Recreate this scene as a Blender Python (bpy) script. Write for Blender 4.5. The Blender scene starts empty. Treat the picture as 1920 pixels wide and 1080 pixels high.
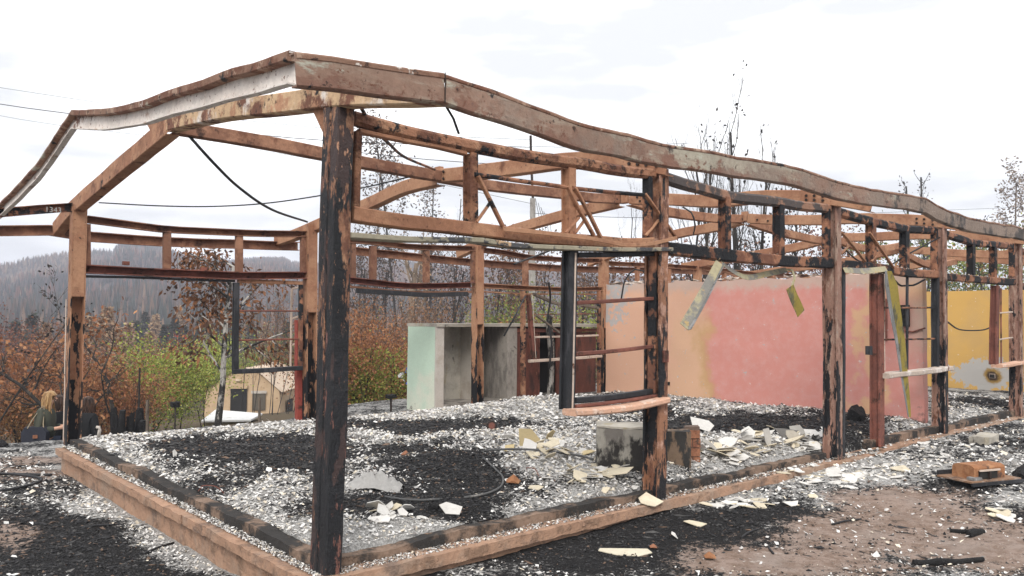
import bpy, math, random
import numpy as np
from mathutils import Vector, Matrix, noise
R = math.radians
rnd = random.Random(7)
nr = np.random.default_rng(11)
S = bpy.context.scene
COL = S.collection

# ------------------------------------------------------------------ camera
CAM = Vector((-2.3418, -4.22495, 1.42587))
YAW, PIT, ROL, FPX = 0.72386, 0.038606, 0.008225, 1503.456
fw = Vector((math.cos(PIT)*math.sin(YAW), math.cos(PIT)*math.cos(YAW), math.sin(PIT)))
r0 = Vector((math.cos(YAW), -math.sin(YAW), 0)); u0 = r0.cross(fw)
rt = r0*math.cos(ROL) + u0*math.sin(ROL); up = -r0*math.sin(ROL) + u0*math.cos(ROL)
cd = bpy.data.cameras.new('camera'); cam = bpy.data.objects.new('camera', cd); COL.objects.link(cam)
cam.matrix_world = Matrix(((rt.x, up.x, -fw.x, CAM.x), (rt.y, up.y, -fw.y, CAM.y), (rt.z, up.z, -fw.z, CAM.z), (0, 0, 0, 1)))
cd.sensor_width = 36; cd.lens = FPX/1920*36; cd.clip_start = .05; cd.clip_end = 6000
S.camera = cam

# ------------------------------------------------------------------ sky, sun, exposure (overcast)
W = bpy.data.worlds.new('World'); S.world = W; W.use_nodes = True
nt = W.node_tree; nt.nodes.clear()
SUN_EL, SUN_AZ = R(40), R(226)
sky = nt.nodes.new('ShaderNodeTexSky'); sky.sky_type = 'NISHITA'; sky.sun_disc = False
sky.sun_elevation = SUN_EL; sky.sun_rotation = SUN_AZ; sky.dust_density = 4; sky.air_density = 1.2
bg1 = nt.nodes.new('ShaderNodeBackground'); bg1.inputs[1].default_value = .05
nt.links.new(sky.outputs[0], bg1.inputs[0])
tc = nt.nodes.new('ShaderNodeTexCoord'); mp = nt.nodes.new('ShaderNodeMapping'); mp.inputs['Scale'].default_value = (1.2, 1.2, 5.5)
nz = nt.nodes.new('ShaderNodeTexNoise'); nz.inputs['Scale'].default_value = 2.2; nz.inputs['Detail'].default_value = 6; nz.inputs['Roughness'].default_value = .5
cr = nt.nodes.new('ShaderNodeValToRGB')
cr.color_ramp.elements[0].position = .40; cr.color_ramp.elements[0].color = (.535, .543, .555, 1)
cr.color_ramp.elements[1].position = .55; cr.color_ramp.elements[1].color = (.965, .97, .98, 1)
nt.links.new(tc.outputs['Generated'], mp.inputs[0]); nt.links.new(mp.outputs[0], nz.inputs['Vector']); nt.links.new(nz.outputs[0], cr.inputs[0])
bg2 = nt.nodes.new('ShaderNodeBackground'); bg2.inputs[1].default_value = 1.0
nt.links.new(cr.outputs[0], bg2.inputs[0])
ad_ = nt.nodes.new('ShaderNodeMixShader'); ad_.inputs[0].default_value = .93
nt.links.new(bg1.outputs[0], ad_.inputs[1]); nt.links.new(bg2.outputs[0], ad_.inputs[2])
wo = nt.nodes.new('ShaderNodeOutputWorld'); nt.links.new(ad_.outputs[0], wo.inputs[0])
sl = bpy.data.lights.new('sun', 'SUN'); sl.energy = 1.5; sl.angle = R(28); sl.color = (1, .96, .9)
so = bpy.data.objects.new('sun', sl); COL.objects.link(so)
sd = Vector((math.sin(SUN_AZ)*math.cos(SUN_EL), math.cos(SUN_AZ)*math.cos(SUN_EL), math.sin(SUN_EL)))
so.rotation_euler = sd.to_track_quat('Z', 'Y').to_euler(); so.location = (0, 0, 30)
S.view_settings.view_transform = 'Standard'; S.view_settings.look = 'None'
S.view_settings.gamma = 1; S.view_settings.use_curve_mapping = False
S.view_settings.exposure = 1.0

# ------------------------------------------------------------------ survey helpers: points of the place measured on real planes
def ray(px, py): return fw + rt*((px-960)/FPX) + up*((540-py)/FPX)
def at(px, py, ax, v):
    d = ray(px, py); i = 'xyz'.index(ax); t = (v-CAM[i])/d[i]
    return CAM + d*t
def ad(px, py, dep): return CAM + ray(px, py)*dep

def vnoise(x, y, s=0):
    x = np.asarray(x, float); y = np.asarray(y, float)
    xi = np.floor(x); yi = np.floor(y); fx = x-xi; fy = y-yi
    fx = fx*fx*(3-2*fx); fy = fy*fy*(3-2*fy)
    def h(a, b):
        v = np.sin(a*127.1+b*311.7+s*74.7)*43758.5453
        return v-np.floor(v)
    return (h(xi, yi)*(1-fx)+h(xi+1, yi)*fx)*(1-fy)+(h(xi, yi+1)*(1-fx)+h(xi+1, yi+1)*fx)*fy
def fbm(x, y, s=0, o=4):
    t = 0; a = .5; n = 0
    for k in range(o):
        t = t+a*vnoise(x*2**k+13.7*k, y*2**k-7.3*k, s+k); n += a; a *= .5
    return t/n
def sst(a, b, x):
    t = np.clip((x-a)/(b-a), 0, 1); return t*t*(3-2*t)

# ------------------------------------------------------------------ mesh helpers
class MB:
    def __init__(s): s.v = []; s.f = []; s.c = []; s.n = 0
    def add(s, V, F, col=None):
        V = np.asarray(V, float).reshape(-1, 3); s.v.append(V)
        for f in F: s.f.append(np.asarray(f, int)+s.n)
        s.n += len(V)
        c = np.ones((len(V), 4)); 
        if col is not None: c[:, :3] = col
        s.c.append(c); return s
    def addn(s, V, F2, col=None):              # F2: (n,k) array of faces
        V = np.asarray(V, float).reshape(-1, 3); s.v.append(V); s.f.append(np.asarray(F2, int)+s.n); s.n += len(V)
        c = np.ones((len(V), 4))
        if col is not None: c[:, :3] = col
        s.c.append(c); return s
def to_mesh(mb, name, off, smooth=False, col=False):
    V = np.concatenate(mb.v)-np.array(off); me = bpy.data.meshes.new(name)
    lens = []; idx = []
    for f in mb.f:
        if f.ndim == 1: lens.append(np.array([len(f)])); idx.append(f)
        else: lens.append(np.full(len(f), f.shape[1])); idx.append(f.ravel())
    lens = np.concatenate(lens); idx = np.concatenate(idx)
    me.vertices.add(len(V)); me.vertices.foreach_set('co', V.astype(np.float32).ravel())
    me.loops.add(len(idx)); me.loops.foreach_set('vertex_index', idx.astype(np.int32))
    st = np.concatenate([[0], np.cumsum(lens)[:-1]]); me.polygons.add(len(lens)); me.polygons.foreach_set('loop_start', st.astype(np.int32))
    me.update(calc_edges=True); me.validate()
    me.polygons.foreach_set('use_smooth', np.full(len(me.polygons), bool(smooth)))
    if col:
        a = me.color_attributes.new('col', 'FLOAT_COLOR', 'POINT'); a.data.foreach_set('color', np.concatenate(mb.c).astype(np.float32).ravel())
    return me
def root_loc(o):
    l = Vector(o.location); p = o.parent
    while p: l = l+p.location; p = p.parent
    return l
def obj(name, mb, m, parent=None, smooth=False, col=False, loc=None):
    if parent is not None: off = root_loc(parent)
    elif loc is not None: off = Vector(loc)
    else:
        V = np.concatenate(mb.v); off = Vector((V[:, 0].mean(), V[:, 1].mean(), V[:, 2].min()))
    me = to_mesh(mb, name, off, smooth, col); o = bpy.data.objects.new(name, me); COL.objects.link(o)
    if parent is not None: o.parent = parent
    else: o.location = off
    if m is not None: me.materials.append(m)
    return o
def tag(o, label, cat, group=None, kind=None):
    o['label'] = label; o['category'] = cat
    if group: o['group'] = group
    if kind: o['kind'] = kind
    return o
def thing(name, label, cat, loc=(0, 0, 0), group=None):
    o = bpy.data.objects.new(name, None); COL.objects.link(o); o.location = loc; o.empty_display_size = .2
    return tag(o, label, cat, group)

def smooth_path(pts, step=.12):
    P = [Vector(p) for p in pts]
    if len(P) == 2:
        n = max(1, int((P[1]-P[0]).length/step)); return [P[0].lerp(P[1], i/n) for i in range(n+1)]
    out = []
    for i in range(len(P)-1):
        a = P[i-1] if i else P[0]*2-P[1]; b = P[i]; c = P[i+1]; d = P[i+2] if i+2 < len(P) else P[-1]*2-P[-2]
        n = max(1, int((c-b).length/step))
        for k in range(n):
            t = k/n
            out.append(.5*((2*b)+(c-a)*t+(2*a-5*b+4*c-d)*t*t+(3*b-a-3*c+d)*t**3))
    out.append(P[-1]); return out
def p_box(w, h, b=.006):
    x, y = w/2, h/2
    return [(x, -y+b), (x, y-b), (x-b, y), (-x+b, y), (-x, y-b), (-x, -y+b), (-x+b, -y), (x-b, -y)]
def p_chan(w, h, t=.008, b=.007):             # web on the +a side, flanges run to -a
    x, y = w/2, h/2
    return [(x, -y+b), (x, y-b), (x-b, y), (-x, y), (-x, y-t), (x-t, y-t), (x-t, -y+t), (-x, -y+t), (-x, -y), (x-b, -y)]
def p_flip(p): return [(-a, b) for a, b in reversed(p)]
def p_tube(r, n=8): return [(r*math.cos(2*math.pi*k/n), r*math.sin(2*math.pi*k/n)) for k in range(n)]
def p_recess(w, h, d, f=.02):                 # box with a recess on the -a side
    x, y = w/2, h/2; b = .006
    return [(x, -y+b), (x, y-b), (x-b, y), (-x, y), (-x, y-f), (-x+d, y-f), (-x+d, -y+f), (-x, -y+f), (-x, -y), (x-b, -y)]
def p_angle(w, h, t=.006):
    x, y = w/2, h/2
    return [(x, -y), (x, y), (-x, y), (-x, y-t), (x-t, y-t), (x-t, -y)]
def sweep(mb, pts, prof, upv=(0, 0, 1), step=.12, jit=.004, taper=None, twist=None, raw=False, jf=2.2, bc=False):
    P = [Vector(p) for p in pts] if raw else smooth_path(pts, step)
    n = len(P); k = len(prof); V = []; U0 = Vector(upv)
    for i, p in enumerate(P):
        t = (P[min(i+1, n-1)]-P[max(i-1, 0)]).normalized()
        s = t.cross(U0)
        if s.length < 1e-4: s = t.cross(Vector((1, 0, 0)))
        s.normalize(); u = s.cross(t)
        if twist:
            a = twist(i/(n-1)); s, u = s*math.cos(a)+u*math.sin(a), u*math.cos(a)-s*math.sin(a)
        g = taper(i/(n-1)) if taper else 1
        for (a, b) in prof:
            q = p+s*(a*g)+u*(b*g)
            if jit: q = q+(noise.noise_vector(q*jf)+noise.noise_vector(q*9)*.35)*jit
            V.append(q)
    F = [(i*k+j, i*k+(j+1) % k, (i+1)*k+(j+1) % k, (i+1)*k+j) for i in range(n-1) for j in range(k)]
    F += [tuple(reversed(range(k))), tuple(range((n-1)*k, n*k))]
    cc = np.tile(np.array([[(b-min(q[1] for q in prof))/(max(q[1] for q in prof)-min(q[1] for q in prof))]*3 for a, b in prof]), (n, 1)) if bc else None
    return mb.add([tuple(v) for v in V], F, cc)
def bar(name, pts, prof, m, parent, upv=(0, 0, 1), jit=.004, smooth=False, **kw):
    return obj(name, sweep(MB(), pts, prof, upv, jit=jit, **kw), m, parent, smooth=smooth, col=bool(kw.get('bc')))
def box(mb, a, b, bev=0, jit=0, res=None):
    a, b = Vector(a), Vector(b); lo = Vector(map(min, a, b)); hi = Vector(map(max, a, b))
    V = [(x, y, z) for x in (lo.x, hi.x) for y in (lo.y, hi.y) for z in (lo.z, hi.z)]
    if jit: V = [tuple(Vector(v)+noise.noise_vector(Vector(v)*5.3)*jit) for v in V]
    return mb.add(V, [(0, 1, 3, 2), (4, 6, 7, 5), (0, 4, 5, 1), (2, 3, 7, 6), (0, 2, 6, 4), (1, 5, 7, 3)])
def gridbox(mb, lo, hi, step=.1, jit=.01, jf=3, top=None):
    """box whose faces are cut into a grid so that edges can crumble"""
    lo = Vector(lo); hi = Vector(hi); d = hi-lo
    n = [max(1, int(round(d[i]/step))) for i in range(3)]; idx = {}; V = []; F = []
    def vid(i, j, k):
        if (i, j, k) not in idx:
            p = Vector((lo.x+d.x*i/n[0], lo.y+d.y*j/n[1], lo.z+d.z*k/n[2]))
            if top and k == n[2]: p.z += top(p)
            edge = sum(a in (0, b) for a, b in ((i, n[0]), (j, n[1]), (k, n[2])))
            v = noise.noise_vector(p*jf)*jit+noise.noise_vector(p*jf*4)*jit*.6*(edge > 1)
            idx[(i, j, k)] = len(V); V.append(tuple(p+v))
        return idx[(i, j, k)]
    for ax in range(3):
        b, c = [(1, 2), (2, 0), (0, 1)][ax]
        for side in (0, n[ax]):
            for q in range(n[b]):
                for w in range(n[c]):
                    ids = []
                    for (dq, dw) in ((0, 0), (1, 0), (1, 1), (0, 1)):
                        t = [0, 0, 0]; t[ax] = side; t[b] = q+dq; t[c] = w+dw; ids.append(vid(*t))
                    F.append(tuple(ids if side else reversed(ids)))
    return mb.add(V, F)

# ------------------------------------------------------------------ materials
def new_mat(name):
    m = bpy.data.materials.new(name); m.use_nodes = True; n = m.node_tree; n.nodes.clear()
    o = n.nodes.new('ShaderNodeOutputMaterial'); b = n.nodes.new('ShaderNodeBsdfPrincipled'); n.links.new(b.outputs[0], o.inputs[0])
    return m, n, b
def N(n, t, **k):
    x = n.nodes.new(t)
    for a, v in k.items(): setattr(x, a, v)
    return x
def math_n(n, op, a, b=None, c=None):
    x = N(n, 'ShaderNodeMath', operation=op)
    for i, v in enumerate((a, b, c)):
        if v is None: continue
        if isinstance(v, (int, float)): x.inputs[i].default_value = v
        else: n.links.new(v, x.inputs[i])
    return x.outputs[0]
def noise_n(n, vec, scale, detail=8, rough=.65, st=(1, 1, 1), off=(0, 0, 0)):
    m = N(n, 'ShaderNodeMapping'); m.inputs['Scale'].default_value = st; m.inputs['Location'].default_value = off; n.links.new(vec, m.inputs[0])
    x = N(n, 'ShaderNodeTexNoise'); x.inputs['Scale'].default_value = scale; x.inputs['Detail'].default_value = detail; x.inputs['Roughness'].default_value = rough
    n.links.new(m.outputs[0], x.inputs['Vector']); return x.outputs[0]
def ramp_n(n, v, lo, hi):
    x = N(n, 'ShaderNodeMapRange', interpolation_type='SMOOTHSTEP'); x.inputs[1].default_value = lo; x.inputs[2].default_value = hi
    n.links.new(v, x.inputs[0]); return x.outputs[0]
def mix_n(n, f, a, b, bt='MIX'):
    x = N(n, 'ShaderNodeMix', data_type='RGBA', blend_type=bt); 
    if isinstance(f, (int, float)): x.inputs[0].default_value = f
    else: n.links.new(f, x.inputs[0])
    for s, v in ((6, a), (7, b)):
        if isinstance(v, tuple): x.inputs[s].default_value = (*v[:3], 1)
        else: n.links.new(v, x.inputs[s])
    return x.outputs[2]
_ls = [0]
def layered(name, base, layers=(), rough=.8, bump=.35, fine=.35, fs=28, bd=.012):
    """layers: (colour, scale, lo, hi, stretch, (axis, k, v0) or None)"""
    m, n, b = new_mat(name); tcn = N(n, 'ShaderNodeTexCoord'); vec = tcn.outputs['Object']
    sep = N(n, 'ShaderNodeSeparateXYZ'); n.links.new(vec, sep.inputs[0])
    fn = noise_n(n, vec, fs, 6, .7); fb = math_n(n, 'MULTIPLY_ADD', fn, fine*2, 1-fine)
    med = noise_n(n, vec, 3.1, 5, .6, off=(5, 2, 9)); mb_ = math_n(n, 'MULTIPLY_ADD', med, fine*1.5, 1-fine*.75)
    col = base; h = fn
    for L in layers:
        c, sc, lo, hi = L[:4]; st = L[4] if len(L) > 4 else (1, 1, 1); g = L[5] if len(L) > 5 else None
        _ls[0] += 1; v = noise_n(n, vec, sc, 9, .68, st, (_ls[0]*3.7, _ls[0]*1.3, -_ls[0]*2.1))
        if g and g[0] == 'edge':
            at_ = N(n, 'ShaderNodeAttribute', attribute_name='col'); v = math_n(n, 'ADD', v, math_n(n, 'MULTIPLY', math_n(n, 'SUBTRACT', at_.outputs['Color'], g[2]), g[1]))
        elif g:
            v = math_n(n, 'ADD', v, math_n(n, 'MULTIPLY', math_n(n, 'SUBTRACT', sep.outputs['xyz'.index(g[0])], g[2]), g[1]))
        k = ramp_n(n, v, lo, hi); col = mix_n(n, k, col, c); h = math_n(n, 'ADD', h, math_n(n, 'MULTIPLY', k, .45))
    bm = math_n(n, 'MULTIPLY', fb, mb_)
    cmb = N(n, 'ShaderNodeCombineColor'); [n.links.new(bm, cmb.inputs[i]) for i in range(3)]
    col = mix_n(n, 1.0, col, cmb.outputs[0], 'MULTIPLY')
    n.links.new(col, b.inputs['Base Color']); b.inputs['Roughness'].default_value = rough; b.inputs['Specular IOR Level'].default_value = .3
    if bump:
        bp = N(n, 'ShaderNodeBump'); bp.inputs['Strength'].default_value = bump; bp.inputs['Distance'].default_value = bd
        n.links.new(h, bp.inputs['Height']); n.links.new(bp.outputs[0], b.inputs['Normal'])
    return m
def attr_mat(name, rough=.85, fine=.3, fs=40, bump=0, transl=0, spec=.2):
    m, n, b = new_mat(name); a = N(n, 'ShaderNodeAttribute', attribute_name='col'); tcn = N(n, 'ShaderNodeTexCoord')
    fn = noise_n(n, tcn.outputs['Object'], fs, 4, .6); fb = math_n(n, 'MULTIPLY_ADD', fn, fine*2, 1-fine)
    cmb = N(n, 'ShaderNodeCombineColor'); [n.links.new(fb, cmb.inputs[i]) for i in range(3)]
    col = mix_n(n, 1.0, a.outputs['Color'], cmb.outputs[0], 'MULTIPLY')
    n.links.new(col, b.inputs['Base Color']); b.inputs['Roughness'].default_value = rough; b.inputs['Specular IOR Level'].default_value = spec
    if transl:
        t = N(n, 'ShaderNodeBsdfTranslucent'); n.links.new(col, t.inputs[0]); mx = N(n, 'ShaderNodeMixShader'); mx.inputs[0].default_value = transl
        n.links.new(b.outputs[0], mx.inputs[1]); n.links.new(t.outputs[0], mx.inputs[2])
        n.links.new(mx.outputs[0], [x for x in n.nodes if x.type == 'OUTPUT_MATERIAL'][0].inputs[0])
    if bump:
        bp = N(n, 'ShaderNodeBump'); bp.inputs['Strength'].default_value = bump; bp.inputs['Distance'].default_value = .01
        n.links.new(fn, bp.inputs['Height']); n.links.new(bp.outputs[0], b.inputs['Normal'])
    return m

ORG = (.285, .138, .08); ORG2 = (.37, .20, .118); BRN = (.15, .065, .04); DBR = (.055, .028, .02); CHR = (.014, .0145, .017)
PGR = (.40, .38, .28); PWH = (.62, .56, .51); TAN = (.48, .33, .2); GRY = (.36, .33, .3)
V_ST = (2.2, 2.2, .8); H_ST = (.6, .6, 1.8)
M = {}
M['orange'] = layered('rusted_steel_orange', ORG, [(ORG2, 2.2, .45, .62), (BRN, 3.5, .53, .66), (BRN, 30, .58, .66), (DBR, 8, .60, .68), (CHR, 2.4, .62, .67), ((.5, .36, .27), 17, .68, .72)], bump=.45, fine=.42)
M['backsteel'] = layered('rusted_steel_brown', (.20, .098, .062), [((.30, .155, .095), 2.2, .47, .6), (BRN, 5, .5, .62), (DBR, 4, .58, .68), (CHR, 7, .66, .7)], bump=.4, fine=.4)
M['orange_clean'] = layered('rusted_steel_bright', ORG2, [(ORG, 1.8, .45, .58), (BRN, 2.6, .58, .70), (BRN, 26, .60, .68), (CHR, 6, .655, .69)], bump=.3, fine=.35)
M['flaky'] = layered('rusted_steel_flaking', ORG, [(ORG2, 6, .48, .6), (BRN, 4, .48, .58), (DBR, 12, .56, .62), (CHR, 2.6, .56, .59), (PWH, 14, .69, .71)], bump=.9, bd=.018)
M['burnt'] = layered('charred_steel', (.30, .14, .08), [(BRN, 4, .44, .56), (CHR, 3.0, .47, .52), (TAN, 7, .66, .69)], bump=.6)
M['header_dark'] = layered('charred_header_steel', (.27, .15, .10), [((.07, .058, .055), 2.4, .44, .5), (ORG, 9, .62, .66), (CHR, 5, .64, .68)], bump=.4)
M['fascia'] = layered('rusty_green_painted_fascia', (.235, .145, .105), [((.335, .30, .235), 1.5, .45, .60, (.4, .4, 2.2)), ((.36, .345, .28), 9, .56, .66, (.5, .5, 1.5)), ((.19, .10, .07), 7, .50, .60, (.8, .8, 1.2), ('edge', -.22, .40)), (BRN, 24, .57, .63, (1, 1, 1), ('edge', -.12, .3)), (DBR, 15, .60, .65), (CHR, 6, .655, .69), ((.22, .165, .13), .9, .50, .62, (1, 1, 1), ('x', .035, 3.0)), ((.06, .05, .045), 3, .58, .66, (1, 1, 1), ('x', .02, 3.0))], rough=.6, bump=.35)
M['gable'] = layered('pitted_white_painted_fascia', PWH, [((.68, .63, .585), 1.6, .45, .6), (BRN, 34, .60, .64), ((.42, .3, .23), 4, .56, .66), (BRN, 2.2, .58, .68, (1, 1, 1)), (BRN, 7, .46, .52, (1, 1, 2), ('z', 1.2, 3.02))], rough=.65, bump=.3)
M['raf0'] = layered('rafter_tan_patchy', TAN, [(PWH, 1.5, .50, .58), (BRN, 3, .5, .58), (ORG2, 4, .56, .62), (DBR, 9, .58, .64), (CHR, 2.2, .62, .66)], bump=.4, fine=.4)
M['col0'] = layered('column_peeling_black_paint', ORG, [(ORG2, 6, .5, .6), (BRN, 5, .5, .6, V_ST), ((.05, .032, .03), 2.6, .44, .465, (2.4, 2.4, .75), ('z', -.05, 1.35)), (CHR, 3.0, .487, .507, (2.4, 2.4, .6), ('z', -.03, 1.3)), ((.40, .22, .14), 16, .63, .655, (2, 2, .8), ('z', .03, 1.5)), ((.20, .09, .07), 5, .60, .63, (3, 3, .7), ('z', -.03, 1.2)), (PWH, 8, .73, .745, V_ST)], rough=.55, bump=.6, bd=.02)
M['col1'] = layered('column_peeling_rust', ORG, [((.46, .27, .2), 5, .5, .6), (BRN, 5, .48, .58, V_ST), (CHR, 2.8, .515, .535, (2.6, 2.6, .6), ('z', -.035, 1.3)), (PWH, 8, .72, .735, V_ST)], rough=.6, bump=.6, bd=.02)
M['col2'] = layered('column_scorched_mauve', (.28, .16, .12), [((.40, .28, .22), 5, .5, .62, V_ST), (BRN, 6, .54, .6, V_ST), (CHR, 3.4, .535, .56, (2.4, 2.4, .6), ('z', -.05, 1.2)), (GRY, 11, .66, .69, V_ST)], rough=.65, bump=.6, bd=.018)
M['colB'] = layered('column_orange_back', ORG2, [(ORG, 3, .45, .6), (BRN, 7, .62, .68, V_ST), (CHR, 3.3, .56, .585, (2, 2, .7), ('z', -.11, 1.4))], bump=.4)
M['brownred'] = layered('steel_red_brown', (.155, .06, .045), [((.23, .085, .06), 3, .46, .6), (DBR, 5, .54, .64), (CHR, 8, .66, .7), (ORG, 12, .68, .71)], bump=.4)
M['black'] = layered('charred_black_steel', (.022, .023, .026), [((.045, .045, .05), 3, .5, .6, V_ST), (BRN, 11, .68, .72)], rough=.55, bump=.35)
M['pale'] = layered('scorched_pale_edge', (.52, .42, .35), [(BRN, 10, .58, .64), (CHR, 6, .66, .7)], bump=.3)
M['sill'] = layered('sill_chipped_salmon', (.60, .36, .25), [((.68, .5, .4), 8, .5, .6), (BRN, 14, .62, .67), (CHR, 9, .7, .73)], bump=.6)
M['sillw'] = layered('sill_ashy', (.46, .38, .32), [(PWH, 6, .5, .58), (BRN, 9, .6, .66), (CHR, 12, .68, .72)], bump=.6)
M['strip'] = layered('scorched_tin_strip', (.36, .32, .2), [((.2, .19, .17), 3, .46, .54), ((.42, .3, .13), 4, .58, .64), (CHR, 9, .64, .68)], rough=.55, bump=.3)
M['tin_olive'] = layered('tin_strip_olive', (.27, .21, .045), [((.10, .095, .06), 3, .46, .56, (2, 2, .7)), ((.08, .06, .03), 8, .6, .66)], rough=.55, bump=.3)
M['tin_grey'] = layered('tin_strip_grey', (.17, .17, .17), [((.28, .28, .28), 5, .5, .6, (2, 2, .7)), ((.05, .05, .05), 8, .58, .66)], rough=.55, bump=.3)
M['plate'] = layered('head_plate_ashy', (.3, .27, .2), [((.07, .07, .075), 3, .5, .54), (TAN, 5, .6, .65), (CHR, 4, .62, .66)], bump=.5)
M['bolt'] = layered('bolt_dark', (.03, .02, .017), bump=0)
M['plinth'] = layered('plinth_concrete_terracotta', (.37, .225, .15), [((.33, .235, .175), 1.6, .46, .62), ((.17, .12, .095), 2.6, .54, .68), ((.27, .17, .115), 7, .52, .62), ((.55, .34, .24), 9, .6, .7), ((.13, .10, .09), 14, .68, .73)], rough=.9, bump=.7, bd=.02)
M['curb'] = layered('curb_sooty', (.24, .165, .12), [((.035, .032, .03), 2.1, .41, .52), ((.30, .2, .14), 9, .6, .68)], rough=.95, bump=.9, bd=.02)
M['concrete'] = layered('concrete_weathered', (.46, .425, .365), [((.31, .285, .245), 1.6, .45, .6), ((.36, .31, .22), 2.4, .55, .68, V_ST), ((.07, .062, .055), 3, .62, .7, V_ST)], rough=.92, bump=.45, fine=.2)
M['concrete_dark'] = layered('concrete_sooty', (.29, .265, .235), [((.17, .155, .14), 2, .45, .6, V_ST), ((.05, .045, .04), 4, .6, .68)], rough=.92, bump=.5, fine=.25)
M['mint'] = layered('mint_painted_plaster', (.46, .58, .47), [((.58, .60, .50), .9, .50, .66, (1, 1, 1), ('z', -.14, .7)), ((.56, .54, .49), 8, .66, .7), ((.06, .05, .045), 2.2, .64, .72, (1, 1, 1), ('z', -.06, .6)), ((.1, .09, .08), 14, .7, .74)], rough=.85, bump=.25, fine=.15)
M['palepl'] = layered('pale_plaster', (.47, .43, .385), [((.4, .35, .3), 2, .5, .62), ((.12, .1, .09), 6, .7, .76, V_ST)], rough=.88, bump=.25, fine=.15)
M['door'] = layered('cabinet_door_redbrown', (.125, .045, .032), [((.17, .06, .04), 1.5, .48, .6, V_ST), ((.06, .03, .025), 2.6, .5, .64, V_ST), ((.26, .11, .06), 8, .66, .71)], rough=.7, bump=.25)
M['wire'] = layered('cable_black', (.02, .02, .022), bump=0, rough=.6)
M['wire_grey'] = layered('hose_grey', (.09, .09, .09), [((.2, .19, .18), 8, .55, .64)], bump=.2)
M['char'] = layered('charcoal', (.012, .0115, .012), [((.035, .034, .035), 20, .55, .65), ((.16, .15, .14), 12, .7, .76)], rough=.85, bump=1, bd=.02)
M['bark_burnt'] = layered('burnt_bark', (.028, .025, .023), [((.09, .075, .06), 3, .5, .62, (2, 2, .5)), ((.2, .18, .16), 5, .66, .72)], rough=.95, bump=.7)
M['bark_pale'] = layered('pale_bark_scorched', (.22, .165, .12), [((.09, .07, .055), 1.5, .45, .6, (1, 1, .5))], rough=.95, bump=.3)
M['bark_birch'] = layered('mottled_bark', (.35, .33, .3), [((.03, .028, .026), 3.2, .44, .52, (1.6, 1.6, .8))], rough=.95, bump=.5)
M['wood_grey'] = layered('weathered_wood', (.15, .12, .095), [((.07, .055, .045), 4, .5, .6, (3, 3, .4))], rough=.95, bump=.4)
M['pole'] = layered('concrete_pole', (.33, .31, .285), [((.2, .185, .17), 3, .5, .62, V_ST)], rough=.95, bump=.2)
M['brick'] = layered('brick_burnt', (.29, .13, .075), [((.2, .085, .055), 5, .5, .6), ((.08, .06, .05), 7, .6, .68)], rough=.95, bump=.8)
M['mortar'] = layered('mortar', (.14, .1, .08), rough=.95, bump=.4)
M['rustbox'] = layered('rusty_machine_brown', (.27, .12, .055), [((.36, .18, .09), 5, .5, .6), ((.09, .05, .035), 6, .55, .65)], rough=.8, bump=.5)
M['rustplate'] = layered('rusty_plate', (.24, .14, .085), [((.3, .24, .2), 6, .5, .6), ((.08, .05, .04), 8, .55, .66)], rough=.8, bump=.4)
M['leaf'] = attr_mat('leaves', .7, .2, 3, transl=.25)
M['ash'] = attr_mat('ash_flakes', .95, .22, 60)
M['coal'] = attr_mat('charcoal_bits', .7, .3, 80, spec=.35)
M['sheet'] = attr_mat('board_shards', .9, .18, 25, bump=.3)
M['skin'] = layered('skin', (.52, .30, .21), bump=0, fine=.08, rough=.6)
M['olive'] = layered('olive_jacket', (.055, .058, .043), [((.05, .056, .045), 6, .5, .6)], bump=.3, fine=.2)
M['blackcloth'] = layered('black_cloth', (.008, .0085, .010), bump=.3, fine=.2)
M['denim'] = layered('dark_denim', (.03, .042, .075), bump=.2, fine=.2)
M['yellow'] = layered('yellow_band', (.55, .27, .03), bump=0)
M['bluestripe'] = layered('grey_blue_yoke', (.10, .12, .15), bump=0)
M['bagm'] = layered('navy_bag', (.022, .024, .035), bump=.2)
M['strap'] = layered('khaki_strap', (.27, .22, .15), bump=.2)
M['tent'] = layered('tent_canvas_tan', (.50, .365, .235), [((.44, .31, .19), 1.2, .45, .62)], rough=.9, bump=.15, fine=.12)
M['tent_roof'] = layered('tent_roof_pale', (.60, .475, .36), [((.54, .42, .31), 1.2, .45, .62)], rough=.9, bump=.15, fine=.1)
M['dark_in'] = layered('painted_dark_interior', (.02, .019, .018), bump=0)  # near-black colour stands in for shade inside doorway, locker, slot and sockets
M['white_sheet'] = layered('white_roof_sheet', (.62, .62, .61), [((.45, .44, .41), 2, .55, .65)], bump=.1, fine=.1)
M['cream'] = layered('cream_wall', (.50, .42, .24), bump=.1, fine=.1)
M['chalk'] = layered('chalk_lettering', (.34, .34, .33), bump=0)
def hair_mat(name, a, b):
    return layered(name, a, [(b, 9, .45, .58, (3, 3, .6))], rough=.5, bump=.4, fine=.25)
M['blond'] = hair_mat('hair_blond', (.42, .26, .12), (.22, .12, .05)); M['brunette'] = hair_mat('hair_brown', (.06, .03, .018), (.025, .014, .01))

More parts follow.
